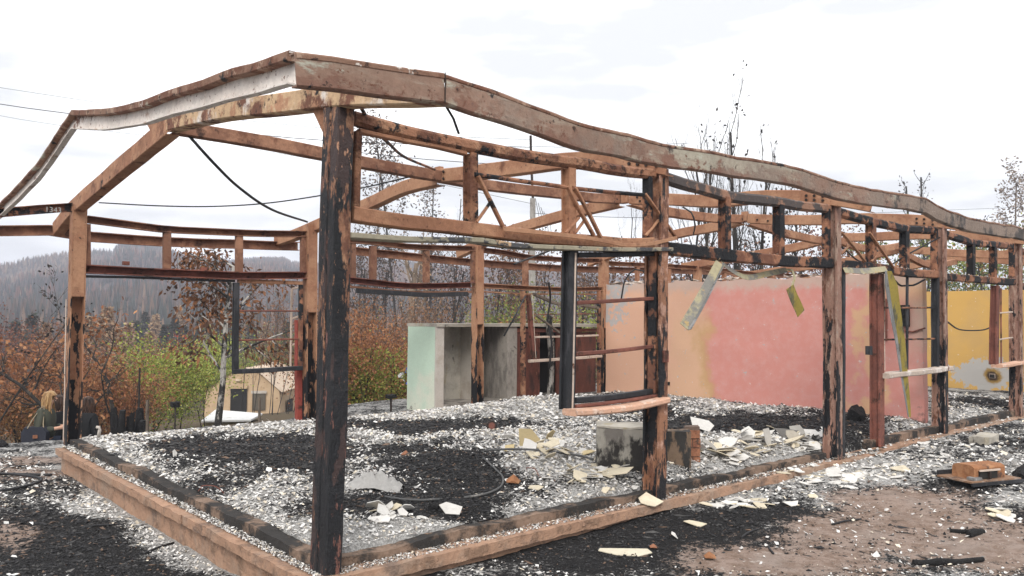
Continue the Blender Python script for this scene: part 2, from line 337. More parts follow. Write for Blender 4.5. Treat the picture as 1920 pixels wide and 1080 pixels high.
# ------------------------------------------------------------------ ground heights
def gh(x, y):
    x = np.asarray(x, float); y = np.asarray(y, float)
    front = sst(-.5, .2, x)*(1-sst(.0, 1.5, y)*(x < .3))
    front = front*(1-sst(5.7, 6.5, y)*(1-sst(3.4, 5.2, x)))
    z = -.30+front*.135+front*.012*np.clip(x, 0, 6)
    z = z+.05*sst(4, 9, x)*front
    z = z-.95*sst(8.3, 9.9, y)-.105*np.clip(y-10.4, 0, 48)
    z = z+.03*(fbm(x*.55, y*.55, 3)-.5)+.02*(fbm(x*2.3, y*2.3, 5)-.5)
    r = np.hypot(x-CAM.x, y-CAM.y)
    return z-.0*r
RIDGE = [(-900, 560), (-300, 540), (0, 523), (61, 508), (120, 502), (150, 499), (210, 490), (222, 474), (255, 470), (300, 476), (335, 487), (380, 493), (430, 497), (480, 490), (530, 489), (545, 496), (600, 500), (650, 487), (700, 490), (780, 496), (870, 506), (1000, 512), (1200, 522), (1500, 540), (1920, 548), (2800, 556)]
_ra = np.array([YAW+math.atan((p-960)/FPX) for p, _ in RIDGE]); _re = np.array([(597-q)/FPX*math.cos(math.atan((p-960)/FPX)) for p, q in RIDGE])
RR = 720.0
def terrain(x, y):
    dx = np.asarray(x, float)-CAM.x; dy = np.asarray(y, float)-CAM.y; r = np.hypot(dx, dy); a = np.arctan2(dx, dy)
    near = gh(x, y)
    e = np.interp(a, _ra, _re, left=.025, right=.03)
    far = -7+sst(70, RR, r)*(e*RR+8.4-3)+sst(100, 400, r)*18*(fbm(dx/110, dy/110, 21)-.5)*(1-sst(560, RR, r))-sst(RR, RR*2.2, r)*60
    return np.where(r < 60, near, near*(1-sst(55, 100, r))+far*sst(55, 100, r))

# ------------------------------------------------------------------ where ash, char and soil lie (metres on the ground)
def ell(x, y, z0, L):
    """L: (px,py,half width px,half height px,value): surveyed patches, turned into ellipses lying on the ground"""
    out = []
    for (px, py, rx, ry, v) in L:
        c = at(px, py, 'z', z0); e1 = at(px+rx, py, 'z', z0)-c; e2 = (at(px, py-ry, 'z', z0)-at(px, py+ry, 'z', z0))/2
        A = np.array([[e1.x, e2.x], [e1.y, e2.y]]); Ai = np.linalg.inv(A)
        u = Ai[0, 0]*(x-c.x)+Ai[0, 1]*(y-c.y); w = Ai[1, 0]*(x-c.x)+Ai[1, 1]*(y-c.y)
        out.append((np.exp(-(u*u+w*w)*.9), v))
    return out
FLOORB = [(480, 838, 130, 26, -1.25), (340, 835, 90, 18, -.75), (560, 850, 60, 22, -.9), (420, 905, 90, 22, -.25), (250, 850, 90, 18, .7), (300, 930, 150, 40, .45), (500, 985, 70, 35, .45), (200, 825, 60, 8, .6),
  (480, 790, 120, 7, .7), (820, 797, 150, 16, -1.1), (700, 785, 70, 8, -.5), (690, 812, 45, 12, .55), (900, 770, 160, 9, .75), (840, 868, 130, 26, -.8), (700, 845, 70, 22, -.15), (790, 945, 150, 18, -1.4), (730, 998, 110, 16, 1.5), (900, 972, 120, 10, 1.3), (1040, 945, 90, 8, .8),
  (1050, 850, 100, 34, .7), (1100, 930, 110, 26, .45), (1400, 845, 120, 26, .85), (1520, 870, 60, 20, .6), (1400, 795, 170, 15, -1.5), (1300, 800, 60, 10, -.6), (1300, 770, 90, 7, .2), (1600, 800, 60, 20, -.5), (1700, 800, 80, 12, .2), (1840, 755, 80, 9, -.5), (1000, 905, 70, 20, -.3), (880, 905, 60, 20, -.6), (1230, 770, 60, 10, -.7)]
GRB = [(180, 985, 150, 60, -.9), (60, 1000, 90, 70, -.5), (300, 1060, 160, 30, -.8), (330, 985, 70, 22, 1.2), (210, 915, 60, 20, 1.2), (265, 945, 50, 16, 1.0), (400, 1030, 50, 22, 1.1), (470, 1070, 40, 20, .9), (150, 930, 40, 12, .6), (110, 1060, 60, 12, .4), (1020, 1030, 200, 40, -.9), (1250, 1000, 160, 34, -1.0), (1440, 975, 90, 24, -.8), (1180, 1060, 120, 16, -.5),
  (1580, 895, 130, 22, 1.0), (1380, 950, 70, 16, .5), (1700, 860, 140, 20, .15), (1850, 850, 60, 18, -.2), (1900, 960, 60, 14, .5), (860, 1065, 60, 12, .4), (1880, 1000, 60, 20, -.5), (1830, 940, 60, 10, -.5), (1210, 985, 40, 12, .5)]
SOILB = [(30, 985, 50, 28, 1.0), (40, 868, 110, 12, 1.0), (60, 845, 130, 8, .9), (1640, 1010, 240, 56, 1.2), (1380, 1062, 90, 18, .7), (1130, 1000, 200, 40, -.6), (1390, 980, 90, 22, -.55), (1480, 960, 50, 14, -.4), (1680, 950, 130, 26, .8), (1880, 1050, 120, 40, 1.0), (1480, 1070, 150, 22, .9)]
def floor_w(x, y):
    n = .61+.12*(fbm(x*.9, y*.9, 31)-.5)*3
    for g, v in ell(x, y, .1, FLOORB): n = n+g*v*.80
    return n+(fbm(x*3.1, y*3.1, 33)-.5)*.8
def ground_w(x, y):
    n = .50+(fbm(x*.7, y*.7, 41)-.5)*.3
    for g, v in ell(x, y, -.18, GRB): n = n+g*v*.62
    return n+(fbm(x*3.3, y*3.3, 43)-.5)*.7
def ground_s(x, y):
    n = .08+(fbm(x*.8, y*.8, 51)-.5)*.5
    for g, v in ell(x, y, -.18, SOILB): n = n+g*v*.7
    return np.clip(n+(fbm(x*2.6, y*2.6, 53)-.5)*.8, 0, 1)
def floor_h(x, y):
    x = np.asarray(x, float); y = np.asarray(y, float)
    w = np.clip(floor_w(x, y), 0, 1)
    z = .045+.075*fbm(x*1.1, y*1.1, 61)+.035*w+.03*fbm(x*4, y*4, 63)
    e = np.minimum(np.minimum(x-.06, y-.1), 5.9-y); k_ = sst(-.02, .35, e); z = z*k_+.028*(1-k_); z = np.where((y < .0925) | (x < .0505), -.05, z)
    z = z*(1-.72*sst(3.0, 5.6, y)*(1-sst(4.5, 6.5, x)))
    for (px, py, rad, hgt) in ((1060, 765, .8, .13), (900, 772, .7, .08), (1400, 838, .6, .04), (210, 815, .5, .03)):
        c = at(px, py, 'z', .1); z = z+hgt*np.exp(-((x-c.x)**2+(y-c.y)**2)/rad**2)
    return z

def dirt_mat(name):
    m, n, b = new_mat(name); a = N(n, 'ShaderNodeAttribute', attribute_name='col'); tcn = N(n, 'ShaderNodeTexCoord'); vec = tcn.outputs['Object']
    s = N(n, 'ShaderNodeSeparateColor'); n.links.new(a.outputs['Color'], s.inputs[0])
    f1 = noise_n(n, vec, 26, 8, .75); f2 = noise_n(n, vec, 7, 6, .7, off=(3, 1, 2)); f3 = noise_n(n, vec, 70, 4, .7)
    g = math_n(n, 'ADD', math_n(n, 'MULTIPLY', math_n(n, 'SUBTRACT', f1, .5), 2.4), math_n(n, 'MULTIPLY', math_n(n, 'SUBTRACT', f2, .5), 1.2))
    w = ramp_n(n, math_n(n, 'ADD', s.outputs[0], g), .36, .66)
    k = ramp_n(n, math_n(n, 'ADD', s.outputs[1], math_n(n, 'MULTIPLY', g, .8)), .35, .6)
    ash = mix_n(n, ramp_n(n, f3, .4, .62), (.25, .245, .235), (.47, .46, .445)); ch = mix_n(n, ramp_n(n, f3, .5, .7), (.014, .0135, .014), (.05, .048, .047))
    soil = mix_n(n, ramp_n(n, f2, .42, .6), (.215, .15, .115), (.31, .235, .195)); soil = mix_n(n, ramp_n(n, f1, .56, .66), soil, (.12, .085, .07)); soil = mix_n(n, ramp_n(n, f3, .6, .68), soil, (.42, .36, .32))
    f4 = noise_n(n, vec, 2.3, 7, .7, (1, 1, 1), (7, 8, 1)); soil = mix_n(n, math_n(n, 'MULTIPLY', ramp_n(n, f4, .44, .66), .55), soil, (.30, .25, .22)); f5 = noise_n(n, vec, 11, 8, .75, (1, 1, 1), (2, 8, 5)); soil = mix_n(n, ramp_n(n, f5, .58, .66), soil, (.075, .06, .052)); soil = mix_n(n, ramp_n(n, f5, .40, .34), soil, (.43, .37, .33))
    c = mix_n(n, w, ch, ash); c = mix_n(n, k, c, soil)
    gv = N(n, 'ShaderNodeMath', operation='MULTIPLY'); n.links.new(s.outputs[2], gv.inputs[0]); gv.inputs[1].default_value = 1
    veg = mix_n(n, ramp_n(n, f2, .42, .6), (.10, .062, .04), (.075, .07, .035)); c = mix_n(n, gv.outputs[0], c, veg)
    n.links.new(c, b.inputs['Base Color']); b.inputs['Roughness'].default_value = .95; b.inputs['Specular IOR Level'].default_value = .15
    bp = N(n, 'ShaderNodeBump'); bp.inputs['Strength'].default_value = .9; bp.inputs['Distance'].default_value = .02
    n.links.new(math_n(n, 'ADD', f1, math_n(n, 'MULTIPLY', f3, .5)), bp.inputs['Height']); n.links.new(bp.outputs[0], b.inputs['Normal'])
    return m
M['dirt'] = dirt_mat('burnt_ground')
def grid_sheet(name, xs, ys, zf, colf, m):
    X, Y = np.meshgrid(xs, ys, indexing='ij'); nx, ny = X.shape; Z = zf(X, Y)
    V = np.stack([X, Y, Z], -1).reshape(-1, 3); i = np.arange((nx-1)*(ny-1)); a = (i//(ny-1))*ny+i % (ny-1)
    mb = MB(); mb.addn(V, np.stack([a, a+ny, a+ny+1, a+1], 1), colf(X, Y).reshape(-1, 3))
    o = obj(name, mb, m, smooth=True, col=True, loc=(0, 0, 0)); return o
def gcol(X, Y): return np.stack([np.clip(ground_w(X, Y), 0, 1), np.clip(ground_s(X, Y), 0, 1), sst(10.5, 13, Y)], -1)
def gz(X, Y): return gh(X, Y)+.022*(fbm(X*5, Y*5, 71)-.5)+.015*(fbm(X*14, Y*14, 73)-.5)
g1 = grid_sheet('ground', np.linspace(-7, 16, 400), np.linspace(-7, 13, 330), gz, gcol, M['dirt']); g1['kind'] = 'structure'
# wider land: slope, valley and the hills, one polar sheet beyond the site
rs = np.concatenate([np.linspace(7, 60, 40), np.geomspace(62, 2200, 90)[1:]]); th = np.linspace(0, 2*math.pi, 361)
def polar(name, rs, m, drop, colf):
    Rr, T = np.meshgrid(rs, th, indexing='ij'); X = CAM.x+Rr*np.sin(T); Y = CAM.y+Rr*np.cos(T)
    inside = (X > -7.05) & (X < 16.05) & (Y > -7.05) & (Y < 13.05); Z = terrain(X, Y)-np.where(inside, .25, .0)*drop
    nx, ny = X.shape; i = np.arange((nx-1)*(ny-1)); a = (i//(ny-1))*ny+i % (ny-1)
    mb = MB(); mb.addn(np.stack([X, Y, Z], -1).reshape(-1, 3), np.stack([a, a+1, a+ny+1, a+ny], 1), colf(X, Y, Rr).reshape(-1, 3))
    o = obj(name, mb, m, smooth=True, col=True, loc=(0, 0, 0)); o['kind'] = 'structure'; return o
polar('sloping_land', rs[rs < 140], M['dirt'], 1, lambda X, Y, Q: np.stack([X*0+.25, X*0+.3, sst(8, 11, Q)*(Y > 9)+(Y <= 9)*.35*sst(8, 14, Q)], -1))
def hill_mat():
    m, n, b = new_mat('burnt_hillside'); tcn = N(n, 'ShaderNodeTexCoord'); vec = tcn.outputs['Object']
    f1 = noise_n(n, vec, .006, 5, .55); f2 = noise_n(n, vec, .02, 6, .65, off=(30, 5, 0)); f3 = noise_n(n, vec, .2, 5, .75)
    c = mix_n(n, ramp_n(n, f1, .42, .58), (.085, .062, .055), (.15, .115, .105)); c = mix_n(n, ramp_n(n, f2, .54, .66), c, (.145, .07, .045)); c = mix_n(n, ramp_n(n, f2, .34, .28), c, (.21, .19, .185))
    c = mix_n(n, ramp_n(n, f3, .42, .62), c, (.05, .04, .037))
    n.links.new(c, b.inputs['Base Color']); b.inputs['Roughness'].default_value = 1; b.inputs['Specular IOR Level'].default_value = 0; return m
polar('hills', rs[rs > 132], hill_mat(), 0, lambda X, Y, Q: np.stack([X*0, X*0, X*0], -1))

fl = grid_sheet('floor', np.linspace(.05, 15.6, 400), np.linspace(.092, 5.95, 160), floor_h,
    lambda X, Y: np.stack([np.clip(floor_w(X, Y), 0, 1), X*0, X*0], -1), M['dirt']); fl['kind'] = 'structure'

# ------------------------------------------------------------------ the burnt steel frame
B = thing('burnt_building', 'long burnt-out steel building frame with rusty sagging beams on a terracotta concrete plinth', 'building ruin')
F_ = 'y'
def fp(L, ax='y', v=0): return [at(px, py, ax, v) for px, py in L]
def seg(name, L, prof, m, ax='y', v=0, **kw): return bar(name, fp(L, ax, v), prof, m, B, **kw)
UPC = (0, -1, 0)
# plinth, ledge lip and curb
pb = MB(); gridbox(pb, (-.13, -.10, -.6), (16, -.004, -.117), .22, .010); obj('plinth', pb, M['plinth'], B)
pb = MB(); gridbox(pb, (-.13, -.002, -.6), (.1, 5.80, -.117), .22, .010); obj('plinth', pb, M['plinth'], B)
pb = MB(); gridbox(pb, (.105, 5.9, -.6), (16, 6.2, -.06), .3, .012); obj('plinth', pb, M['plinth'], B)
def edge_(lo, hi, st=.05): lb = MB(); gridbox(lb, lo, hi, st, .009, 6); obj('ledge', lb, M['plinth'], B)
for (xa, xb) in ((-.185, 1.46), (1.464, 3.7), (3.704, 5.96)): edge_((xa, -.155+.012*(xa > 1), -.115), (xb, .0, -.043))
edge_((6.95, -.15, -.115), (11, .0, -.03), .08); edge_((11.004, -.15, -.115), (16, .0, -.03), .12)
for (ya, yb) in ((.004, 1.9), (1.904, 3.9), (3.904, 5.86)): edge_((-.185-.006*(ya > 1), ya, -.115), (.02, yb, -.05))
lb = MB(); gridbox(lb, (6.0, -.17, -.14), (6.9, .3, -.05), .1, .012, 4); obj('door_step', lb, M['plinth'], B)
lb = MB(); gridbox(lb, (.06, .004, -.05), (5.9, .10, .024), .05, .012, 5, top=lambda p: -.05*max(0, noise.noise(Vector((p.x*1.3, 0, 3))))); obj('curb', lb, M['curb'], B)
lb = MB(); gridbox(lb, (6.95, .004, -.05), (15.6, .11, .055), .08, .014, 4, top=lambda p: -.05*max(0, noise.noise(Vector((p.x*1.3, 0, 3))))); obj('curb', lb, M['curb'], B)
lb = MB(); gridbox(lb, (-.045, .105, -.06), (.06, 5.86, .026), .05, .012, 5, top=lambda p: -.03*noise.noise(Vector((p.y*1.3, 0, 3)))); obj('curb', lb, M['curb'], B)
lb = MB(); gridbox(lb, (.064, 5.86, -.05), (15.6, 5.97, .015), .12, .012, 4); obj('curb', lb, M['curb'], B)

# columns of the street side
def column(base, top, prof, m, upv=UPC, z0=-.05):
    b = Vector(base); b.z = z0; return bar('column', [b, b.lerp(Vector(top), .33)+Vector((.006, -.004, 0)), b.lerp(Vector(top), .7), top], prof, m, B, upv, jit=.006)
C0 = column(at(611, 1050, 'y', 0), at(636, 190, 'y', 0), [(-.055, -.09), (.047, -.09), (.055, -.082), (.055, -.006), (.049, 0), (.055, .006), (.055, .082), (.047, .09), (-.047, .09), (-.055, .082), (-.055, .012), (-.047, .006), (-.047, -.006), (-.055, -.012)][::-1], M['col0'])
colp = p_recess(.11, .17, .035)
column(at(1226, 922, 'y', 0), at(1232, 318, 'y', 0), colp, M['col1'])
column(at(1561, 858, 'y', 0), at(1559, 385, 'y', 0), colp, M['col2'])
column(at(1762, 802, 'y', 0), at(1760, 427, 'y', 0), colp, M['col2'])
column(at(1905, 770, 'y', 0), at(1904, 452, 'y', 0), colp, M['col2'])
column((15, 0, 0), (15, 0, 2.66), colp, M['col2'])
# columns of the far side: plated above, an open channel below
def back_column(bpx, tpx, x, cut):
    b = at(*bpx, 'y', 6); t = at(*tpx, 'y', 6); b.z = -.05
    o = bar('column', [b, b.lerp(t, .5), t], p_recess(.13, .15, .11, .012), M['colB'], B, (1, 0, 0), jit=.004) if 0 else bar('column', [b, b.lerp(t, .5), t], [(-.07, .07), (-.07, -.07), (-.06, -.07), (-.06, .058), (.06, .058), (.06, -.07), (.07, -.07), (.07, .07)][::-1] and [(-.075, -.07), (.075, -.07), (.075, .07), (.063, .07), (.063, -.055), (-.063, -.055), (-.063, .07), (-.075, .07)], M['colB'], B, UPC, jit=.004)
    k = b.lerp(t, cut); pm = MB(); sweep(pm, [k+Vector((0, -.066, 0)), t+Vector((0, -.066, 0))], p_box(.124, .008, .002), UPC, jit=.002)
    pl = obj('cover_plate', pm, M['orange_clean'], o)
    return o
back_column((136, 828), (148, 388), 0, .62)
back_column((580, 788), (582, 422), 3, .56)
back_column((895, 760), (896, 462), 6, .52)
back_column((1131, 750), (1132, 484), 9, .5)
for x in (12, 15): bar('column', [(x, 6, 0), (x, 6, 2.62)], p_box(.14, .14), M['colB'], B, UPC)
bar('chalky_flange', fp([(124, 560), (119, 826)], 'y', 5.92), p_box(.012, .012), M['pale'], B, UPC)
# studs beside columns above the lintel
for L, w in (([(668, 248), (664, 392)], .045), ([(1214, 332), (1213, 448)], .05), ([(1549, 392), (1549, 482)], .06), ([(1752, 436), (1752, 510)], .06), ([(1897, 462), (1897, 520)], .06)):
    seg('stud', [L[1], L[0]], p_box(w, .08), M['flaky'] if w < .05 else M['burnt'], v=-.0, upv=UPC)
# rafters
UX = (0, 0, 1)
rprof = p_chan(.055, .15)
def rafter(pts, m=None, h=.15, flip=False): return bar('rafter', pts, p_flip(p_chan(.11, h)) if flip else p_chan(.11, h), m or M['orange'], B, UX, jit=.005, step=.2)
def bolts(par, pts, r=.016):
    b = MB()
    for p in pts:
        V = [(p[0]+dx, p[1]+r*math.cos(a), p[2]+r*math.sin(a)) for dx in (0, -.012) for a in [k*math.pi/3 for k in range(6)]]
        b.add(V, [(5, 4, 3, 2, 1, 0), (6, 7, 8, 9, 10, 11)]+[(k, (k+1) % 6, 6+(k+1) % 6, 6+k) for k in range(6)])
    o = obj('bolt_row', b, M['bolt'], par); o['kind'] = 'stuff'
a = rafter(fp([(829, 172), (762, 176), (690, 178), (600, 186), (520, 198), (444, 206), (380, 218), (322, 234)], 'x', 0), M['raf0'], .13, True)
a2 = rafter(fp([(324, 236), (280, 272), (220, 322), (170, 365), (135, 396), (108, 430)], 'x', 0), M['orange'], .17, True)
a3 = rafter(fp([(1258, 313), (1227, 309), (1150, 302), (1063, 302), (944, 318), (885, 325), (822, 331)], 'x', 3), M['orange_clean'], .15, True)
bolts(a3, [at(px, py, 'x', 2.937) for px, py in ((1180, 307), (1196, 308), (1212, 309), (1231, 311), (888, 328), (875, 336), (832, 335), (832, 322))])
a4 = rafter(fp([(826, 336), (760, 352), (690, 384), (630, 408), (585, 428), (556, 440), (520, 452)], 'x', 3), M['orange_clean'], .15, True)
a5 = rafter(fp([(1640, 386), (1560, 372), (1480, 369), (1403, 371), (1340, 378), (1254, 374), (1185, 373)], 'x', 6), M['orange_clean'], .15, True)
bolts(a5, [at(px, py, 'x', 5.937) for px, py in ((1512, 367), (1512, 375), (1527, 367), (1527, 375), (1543, 368), (1543, 376), (1195, 370), (1200, 377))])
a6 = rafter(fp([(1166, 378), (1080, 398), (1000, 420), (950, 436), (895, 460), (860, 476)], 'x', 6), M['orange_clean'], .15, True)
a7 = rafter(fp([(1835, 428), (1746, 415), (1663, 411), (1590, 410), (1539, 413), (1450, 412), (1405, 410)], 'x', 9), M['orange_clean'], .15, True)
bolts(a7, [at(px, py, 'x', 8.937) for px, py in ((1719, 410), (1719, 418), (1733, 411), (1733, 419), (1749, 413), (1749, 421), (1761, 415), (1440, 414), (1420, 412))])
rafter(fp([(1393, 412), (1351, 424), (1268, 439), (1190, 462), (1132, 482), (1105, 492)], 'x', 9), M['orange_clean'], .15, True)
a8 = rafter(fp([(1925, 450), (1890, 447), (1776, 441), (1700, 441), (1640, 444), (1586, 445)], 'x', 12), M['orange_clean'], .15, True)
bolts(a8, [at(px, py, 'x', 11.937) for px, py in ((1881, 444), (1893, 445), (1904, 447))])
rafter(fp([(1560, 446), (1505, 461), (1468, 468), (1380, 484), (1280, 500)], 'x', 12), M['orange_clean'], .15, True)
for x in (15, 18):
    rafter([(x, -1.1, 2.56), (x, 0, 2.68), (x, 1.5, 2.78), (x, 3, 2.96)], M['orange_clean'], .15, True)
    rafter([(x, 3.02, 2.96), (x, 4.4, 2.74), (x, 6, 2.62), (x, 7.1, 2.5)], M['orange_clean'], .15, True)
# gussets under the first rafter
g = MB(); p = fp([(612, 196), (590, 205), (611, 250)], 'x', 0); V = [tuple(q+Vector((d, 0, 0))) for d in (-.02, -.012) for q in p]
g.add(V, [(0, 1, 2), (5, 4, 3), (0, 3, 4, 1), (1, 4, 5, 2), (2, 5, 3, 0)]); obj('gusset', g, M['orange'], B)
# ridge beam, bay after bay, sagging
UZ = (0, 0, 1)
bar('ridge_beam', fp([(322, 238), (430, 256), (520, 272), (607, 289), (674, 304), (750, 318), (826, 331)], 'y', 3), p_chan(.10, .12), M['backsteel'], B, UZ, step=.25)
bar('ridge_beam', fp([(824, 332), (907, 347), (981, 356), (1055, 364), (1110, 371), (1174, 374)], 'y', 3), p_chan(.10, .12), M['backsteel'], B, UZ, step=.25)
bar('ridge_beam', fp([(1180, 377), (1220, 389), (1254, 398), (1310, 406), (1350, 410), (1397, 410)], 'y', 3), p_chan(.10, .13), M['orange'], B, UZ, step=.25)
bar('ridge_beam', fp([(1402, 415), (1440, 428), (1468, 437), (1510, 446), (1542, 451), (1566, 445)], 'y', 3), p_chan(.10, .13), M['orange'], B, UZ, step=.25)
bar('ridge_beam', fp([(1570, 450), (1610, 464), (1650, 466), (1699, 459)], 'y', 3), p_chan(.10, .13), M['orange'], B, UZ, step=.25)
bar('ridge_beam', [(15, 3, 2.9), (16.5, 3, 2.7), (18, 3, 2.86)], p_chan(.10, .13), M['orange'], B, UZ, step=.25)
for (px, py, x) in ((826, 322, 3), (1174, 367, 6), (1398, 403, 9)):
    c = at(px, py, 'x', x); k = MB(); box(k, c+Vector((-.05, -.05, -.1)), c+Vector((.005, .05, .05))); obj('cleat', k, M['orange_clean'], B)
k = MB(); V = [tuple(q+Vector((d, 0, 0))) for d in (-.05, -.042) for q in fp([(285, 232), (345, 222), (372, 228), (332, 246), (300, 262)], 'x', 0)]; k.add(V, [(0, 1, 2, 3, 4), (9, 8, 7, 6, 5)]+[(i, 5+i, 5+(i+1) % 5, (i+1) % 5) for i in range(5)]); obj('gusset', k, M['orange'], B)
# eaves: street side fascia
ft = [(550, 131), (620, 139), (700, 152), (757, 159), (828, 167), (870, 180), (944, 204), (1018, 231), (1100, 259), (1189, 279), (1252, 293), (1315, 302), (1378, 313), (1441, 322), (1500, 335), (1569, 357), (1628, 370), (1687, 377), (1730, 385), (1776, 408), (1820, 422), (1865, 430), (1896, 434)]
P = fp(ft, 'y', -1.12); L1 = P[-1]; P += [L1+Vector((1.2, 0, -.02)), L1+Vector((2.6, 0, -.1)), L1+Vector((5, 0, -.04))]
P2 = fp([(828, 167)], 'y', -1.12)
i0 = 5
bar('fascia', P[:i0], p_chan(.05, .146), M['fascia'], B, UZ, bc=True, jit=.007, step=.1)
k1, k2 = 18, 22
for (ia, ib) in ((i0-1, k1), (k1, k2), (k2, len(P)-1)): bar('fascia', [P[ia]+Vector((.004, 0, 0))]+P[ia+1:ib]+[P[ib]+Vector((0, 0, -.006))], p_chan(.05, .146), M['fascia'], B, UZ, bc=True, jit=.010, jf=3.5, step=.07)
k = MB(); c = P[4]; sweep(k, [c+Vector((0, -.029, -.075)), c+Vector((0, -.029, .074))], p_box(.006, .004, .001), UPC, jit=.003); obj('weld_seam', k, M['bolt'], B)
# gable fascia over the near end
gt = [(550, 129), (481, 150), (444, 159), (389, 176), (333, 192), (278, 211), (220, 222), (180, 226), (139, 225)]
gt2 = [(138, 226), (109, 270), (74, 320), (37, 360), (0, 396), (-58, 440)]
bar('gable_fascia', fp(gt, 'x', -.745), p_chan(.05, .146), M['gable'], B, UZ, jit=.007, step=.1)
bar('gable_fascia', fp(gt2, 'x', -.745), p_chan(.05, .15), M['gable'], B, UZ, jit=.006, step=.1)
M['rustedge'] = layered('fascia_rust_edge', (.22, .125, .085), [(BRN, 3, .46, .56), ((.33, .22, .16), 9, .54, .62), (DBR, 16, .56, .62), (CHR, 5, .62, .66), (PWH, 6, .64, .68), ((.36, .34, .27), 2.5, .6, .66)], bump=.5)
def shift(L, dy): return [(x, y+dy*max(.2, abs(1))) for x, y in L]
zz = Vector((-.004, 0, .054)); bar('top_flange', [p+zz for p in fp(gt, 'x', -.745)], p_box(.054, .046, .006), M['rustedge'], B, UZ, jit=.007, step=.1)
bar('top_flange', [p+zz for p in fp(gt2, 'x', -.745)], p_box(.052, .03, .008), M['rustedge'], B, UZ, jit=.006, step=.1)
zz = Vector((0, -.003, .058)); bar('top_flange', [p+zz for p in P[:i0]], p_box(.052, .034, .008), M['rustedge'], B, UZ, jit=.007, step=.1); [bar('top_flange', [p+zz for p in P[ia:ib+1]], p_box(.052, .026, .008), M['rustedge'], B, UZ, jit=.010, jf=3.5, step=.07) for ia, ib in ((i0-1, k1), (k1, k2), (k2, len(P)-1))]; bar('top_flange', [P[-2]+zz*1.1, P[-1]+zz*1.1], p_box(.05, .02, .008), M['rustedge'], B, UZ, jit=.009, step=.1)
# outrigger and far eave
oo = bar('outrigger', fp([(136, 389), (70, 393), (0, 399), (-30, 402)], 'y', 6), p_chan(.05, .1), M['burnt'], B, UZ)
bar('eave_beam', fp([(-58, 432), (0, 433), (93, 432), (171, 444), (240, 449), (301, 453), (370, 456), (440, 458), (500, 460), (560, 462)], 'y', 7.1), p_flip(p_chan(.08, .13, .012, .003)), M['backsteel'], B, UZ, step=.3)
bar('eave_beam', fp([(640, 468), (740, 478), (818, 486), (905, 494), (989, 500), (1070, 504), (1141, 506), (1260, 508), (1380, 512), (1520, 520)], 'y', 7.1), p_flip(p_chan(.08, .13, .012, .003)), M['backsteel'], B, UZ, step=.3)
# street side wall: headers, lintels, mullions
hp = p_box(.08, .085, .02)
seg('header_beam', [(662, 222), (710, 235), (759, 248), (820, 262), (885, 275), (981, 292), (1093, 307), (1142, 317), (1224, 327)], hp, M['flaky'], jit=.006)
seg('header_rail', [(672, 246), (759, 264), (820, 275), (872, 288)], p_box(.05, .028), M['orange'])
seg('header_beam', [(1246, 334), (1280, 345), (1315, 354), (1350, 364), (1394, 372), (1460, 379), (1500, 386), (1553, 391)], p_box(.08, .1, .02), M['header_dark'], jit=.008)
seg('header_beam', [(1568, 397), (1600, 406), (1628, 414), (1670, 424), (1702, 430), (1753, 433)], p_box(.08, .1, .02), M['burnt'], jit=.008)
seg('header_beam', [(1768, 438), (1800, 448), (1829, 456), (1865, 459), (1898, 462)], p_box(.08, .1, .02), M['burnt'], jit=.008)
bar('header_beam', [(12.06, 0, 2.62), (13.5, 0, 2.5), (14.95, 0, 2.6)], hp, M['burnt'], B)
lp = p_chan(.1, .1, .01)
seg('lintel', [(657, 402), (710, 410), (759, 417), (870, 429), (944, 438), (1018, 446), (1110, 452), (1173, 457), (1218, 456)], p_box(.1, .09, .008), M['orange'], jit=.006)
lip = seg('lintel_lip', [(944, 430), (1018, 437), (1110, 447), (1173, 459), (1225, 456), (1268, 446)], p_box(.012, .03, .002), M['orange_clean'], v=-.09, jit=.005)
seg('lintel', [(1246, 466), (1310, 473), (1372, 480), (1440, 487), (1500, 491), (1555, 493)], p_box(.1, .11, .012), M['burnt'], jit=.008)
seg('lintel', [(1568, 497), (1628, 500), (1702, 512), (1753, 515)], p_box(.1, .1, .012), M['burnt'], jit=.008)
seg('lintel', [(1768, 519), (1820, 523), (1865, 527), (1898, 529)], p_box(.1, .1, .012), M['burnt'], jit=.008)
bar('lintel', [(12.06, 0, 2.02), (14.95, 0, 2.0)], p_box(.1, .1), M['burnt'], B)
def mull(px, y0, y1, w=.06, m=None, dx=0): return seg('mullion', [(px+dx, y1), (px, y0)], p_recess(w, .09, .02, .012), m or M['burnt'], upv=UPC)
mull(883, 288, 422, .065, M['flaky']); mull(1067, 316, 440, .075, M['orange'])
mull(1359, 370, 468, .085); mull(1460, 384, 478, .09)
mull(1633, 420, 492, .1); mull(1696, 434, 504, .1); mull(1821, 459, 515, .1); mull(1862, 463, 522, .1)
seg('head_plate', [(648, 443), (700, 446), (760, 450), (830, 451), (893, 452), (950, 461), (1000, 464), (1094, 466), (1170, 468), (1250, 468)], p_box(.14, .032, .004), M['plate'], v=-.03, jit=.008)
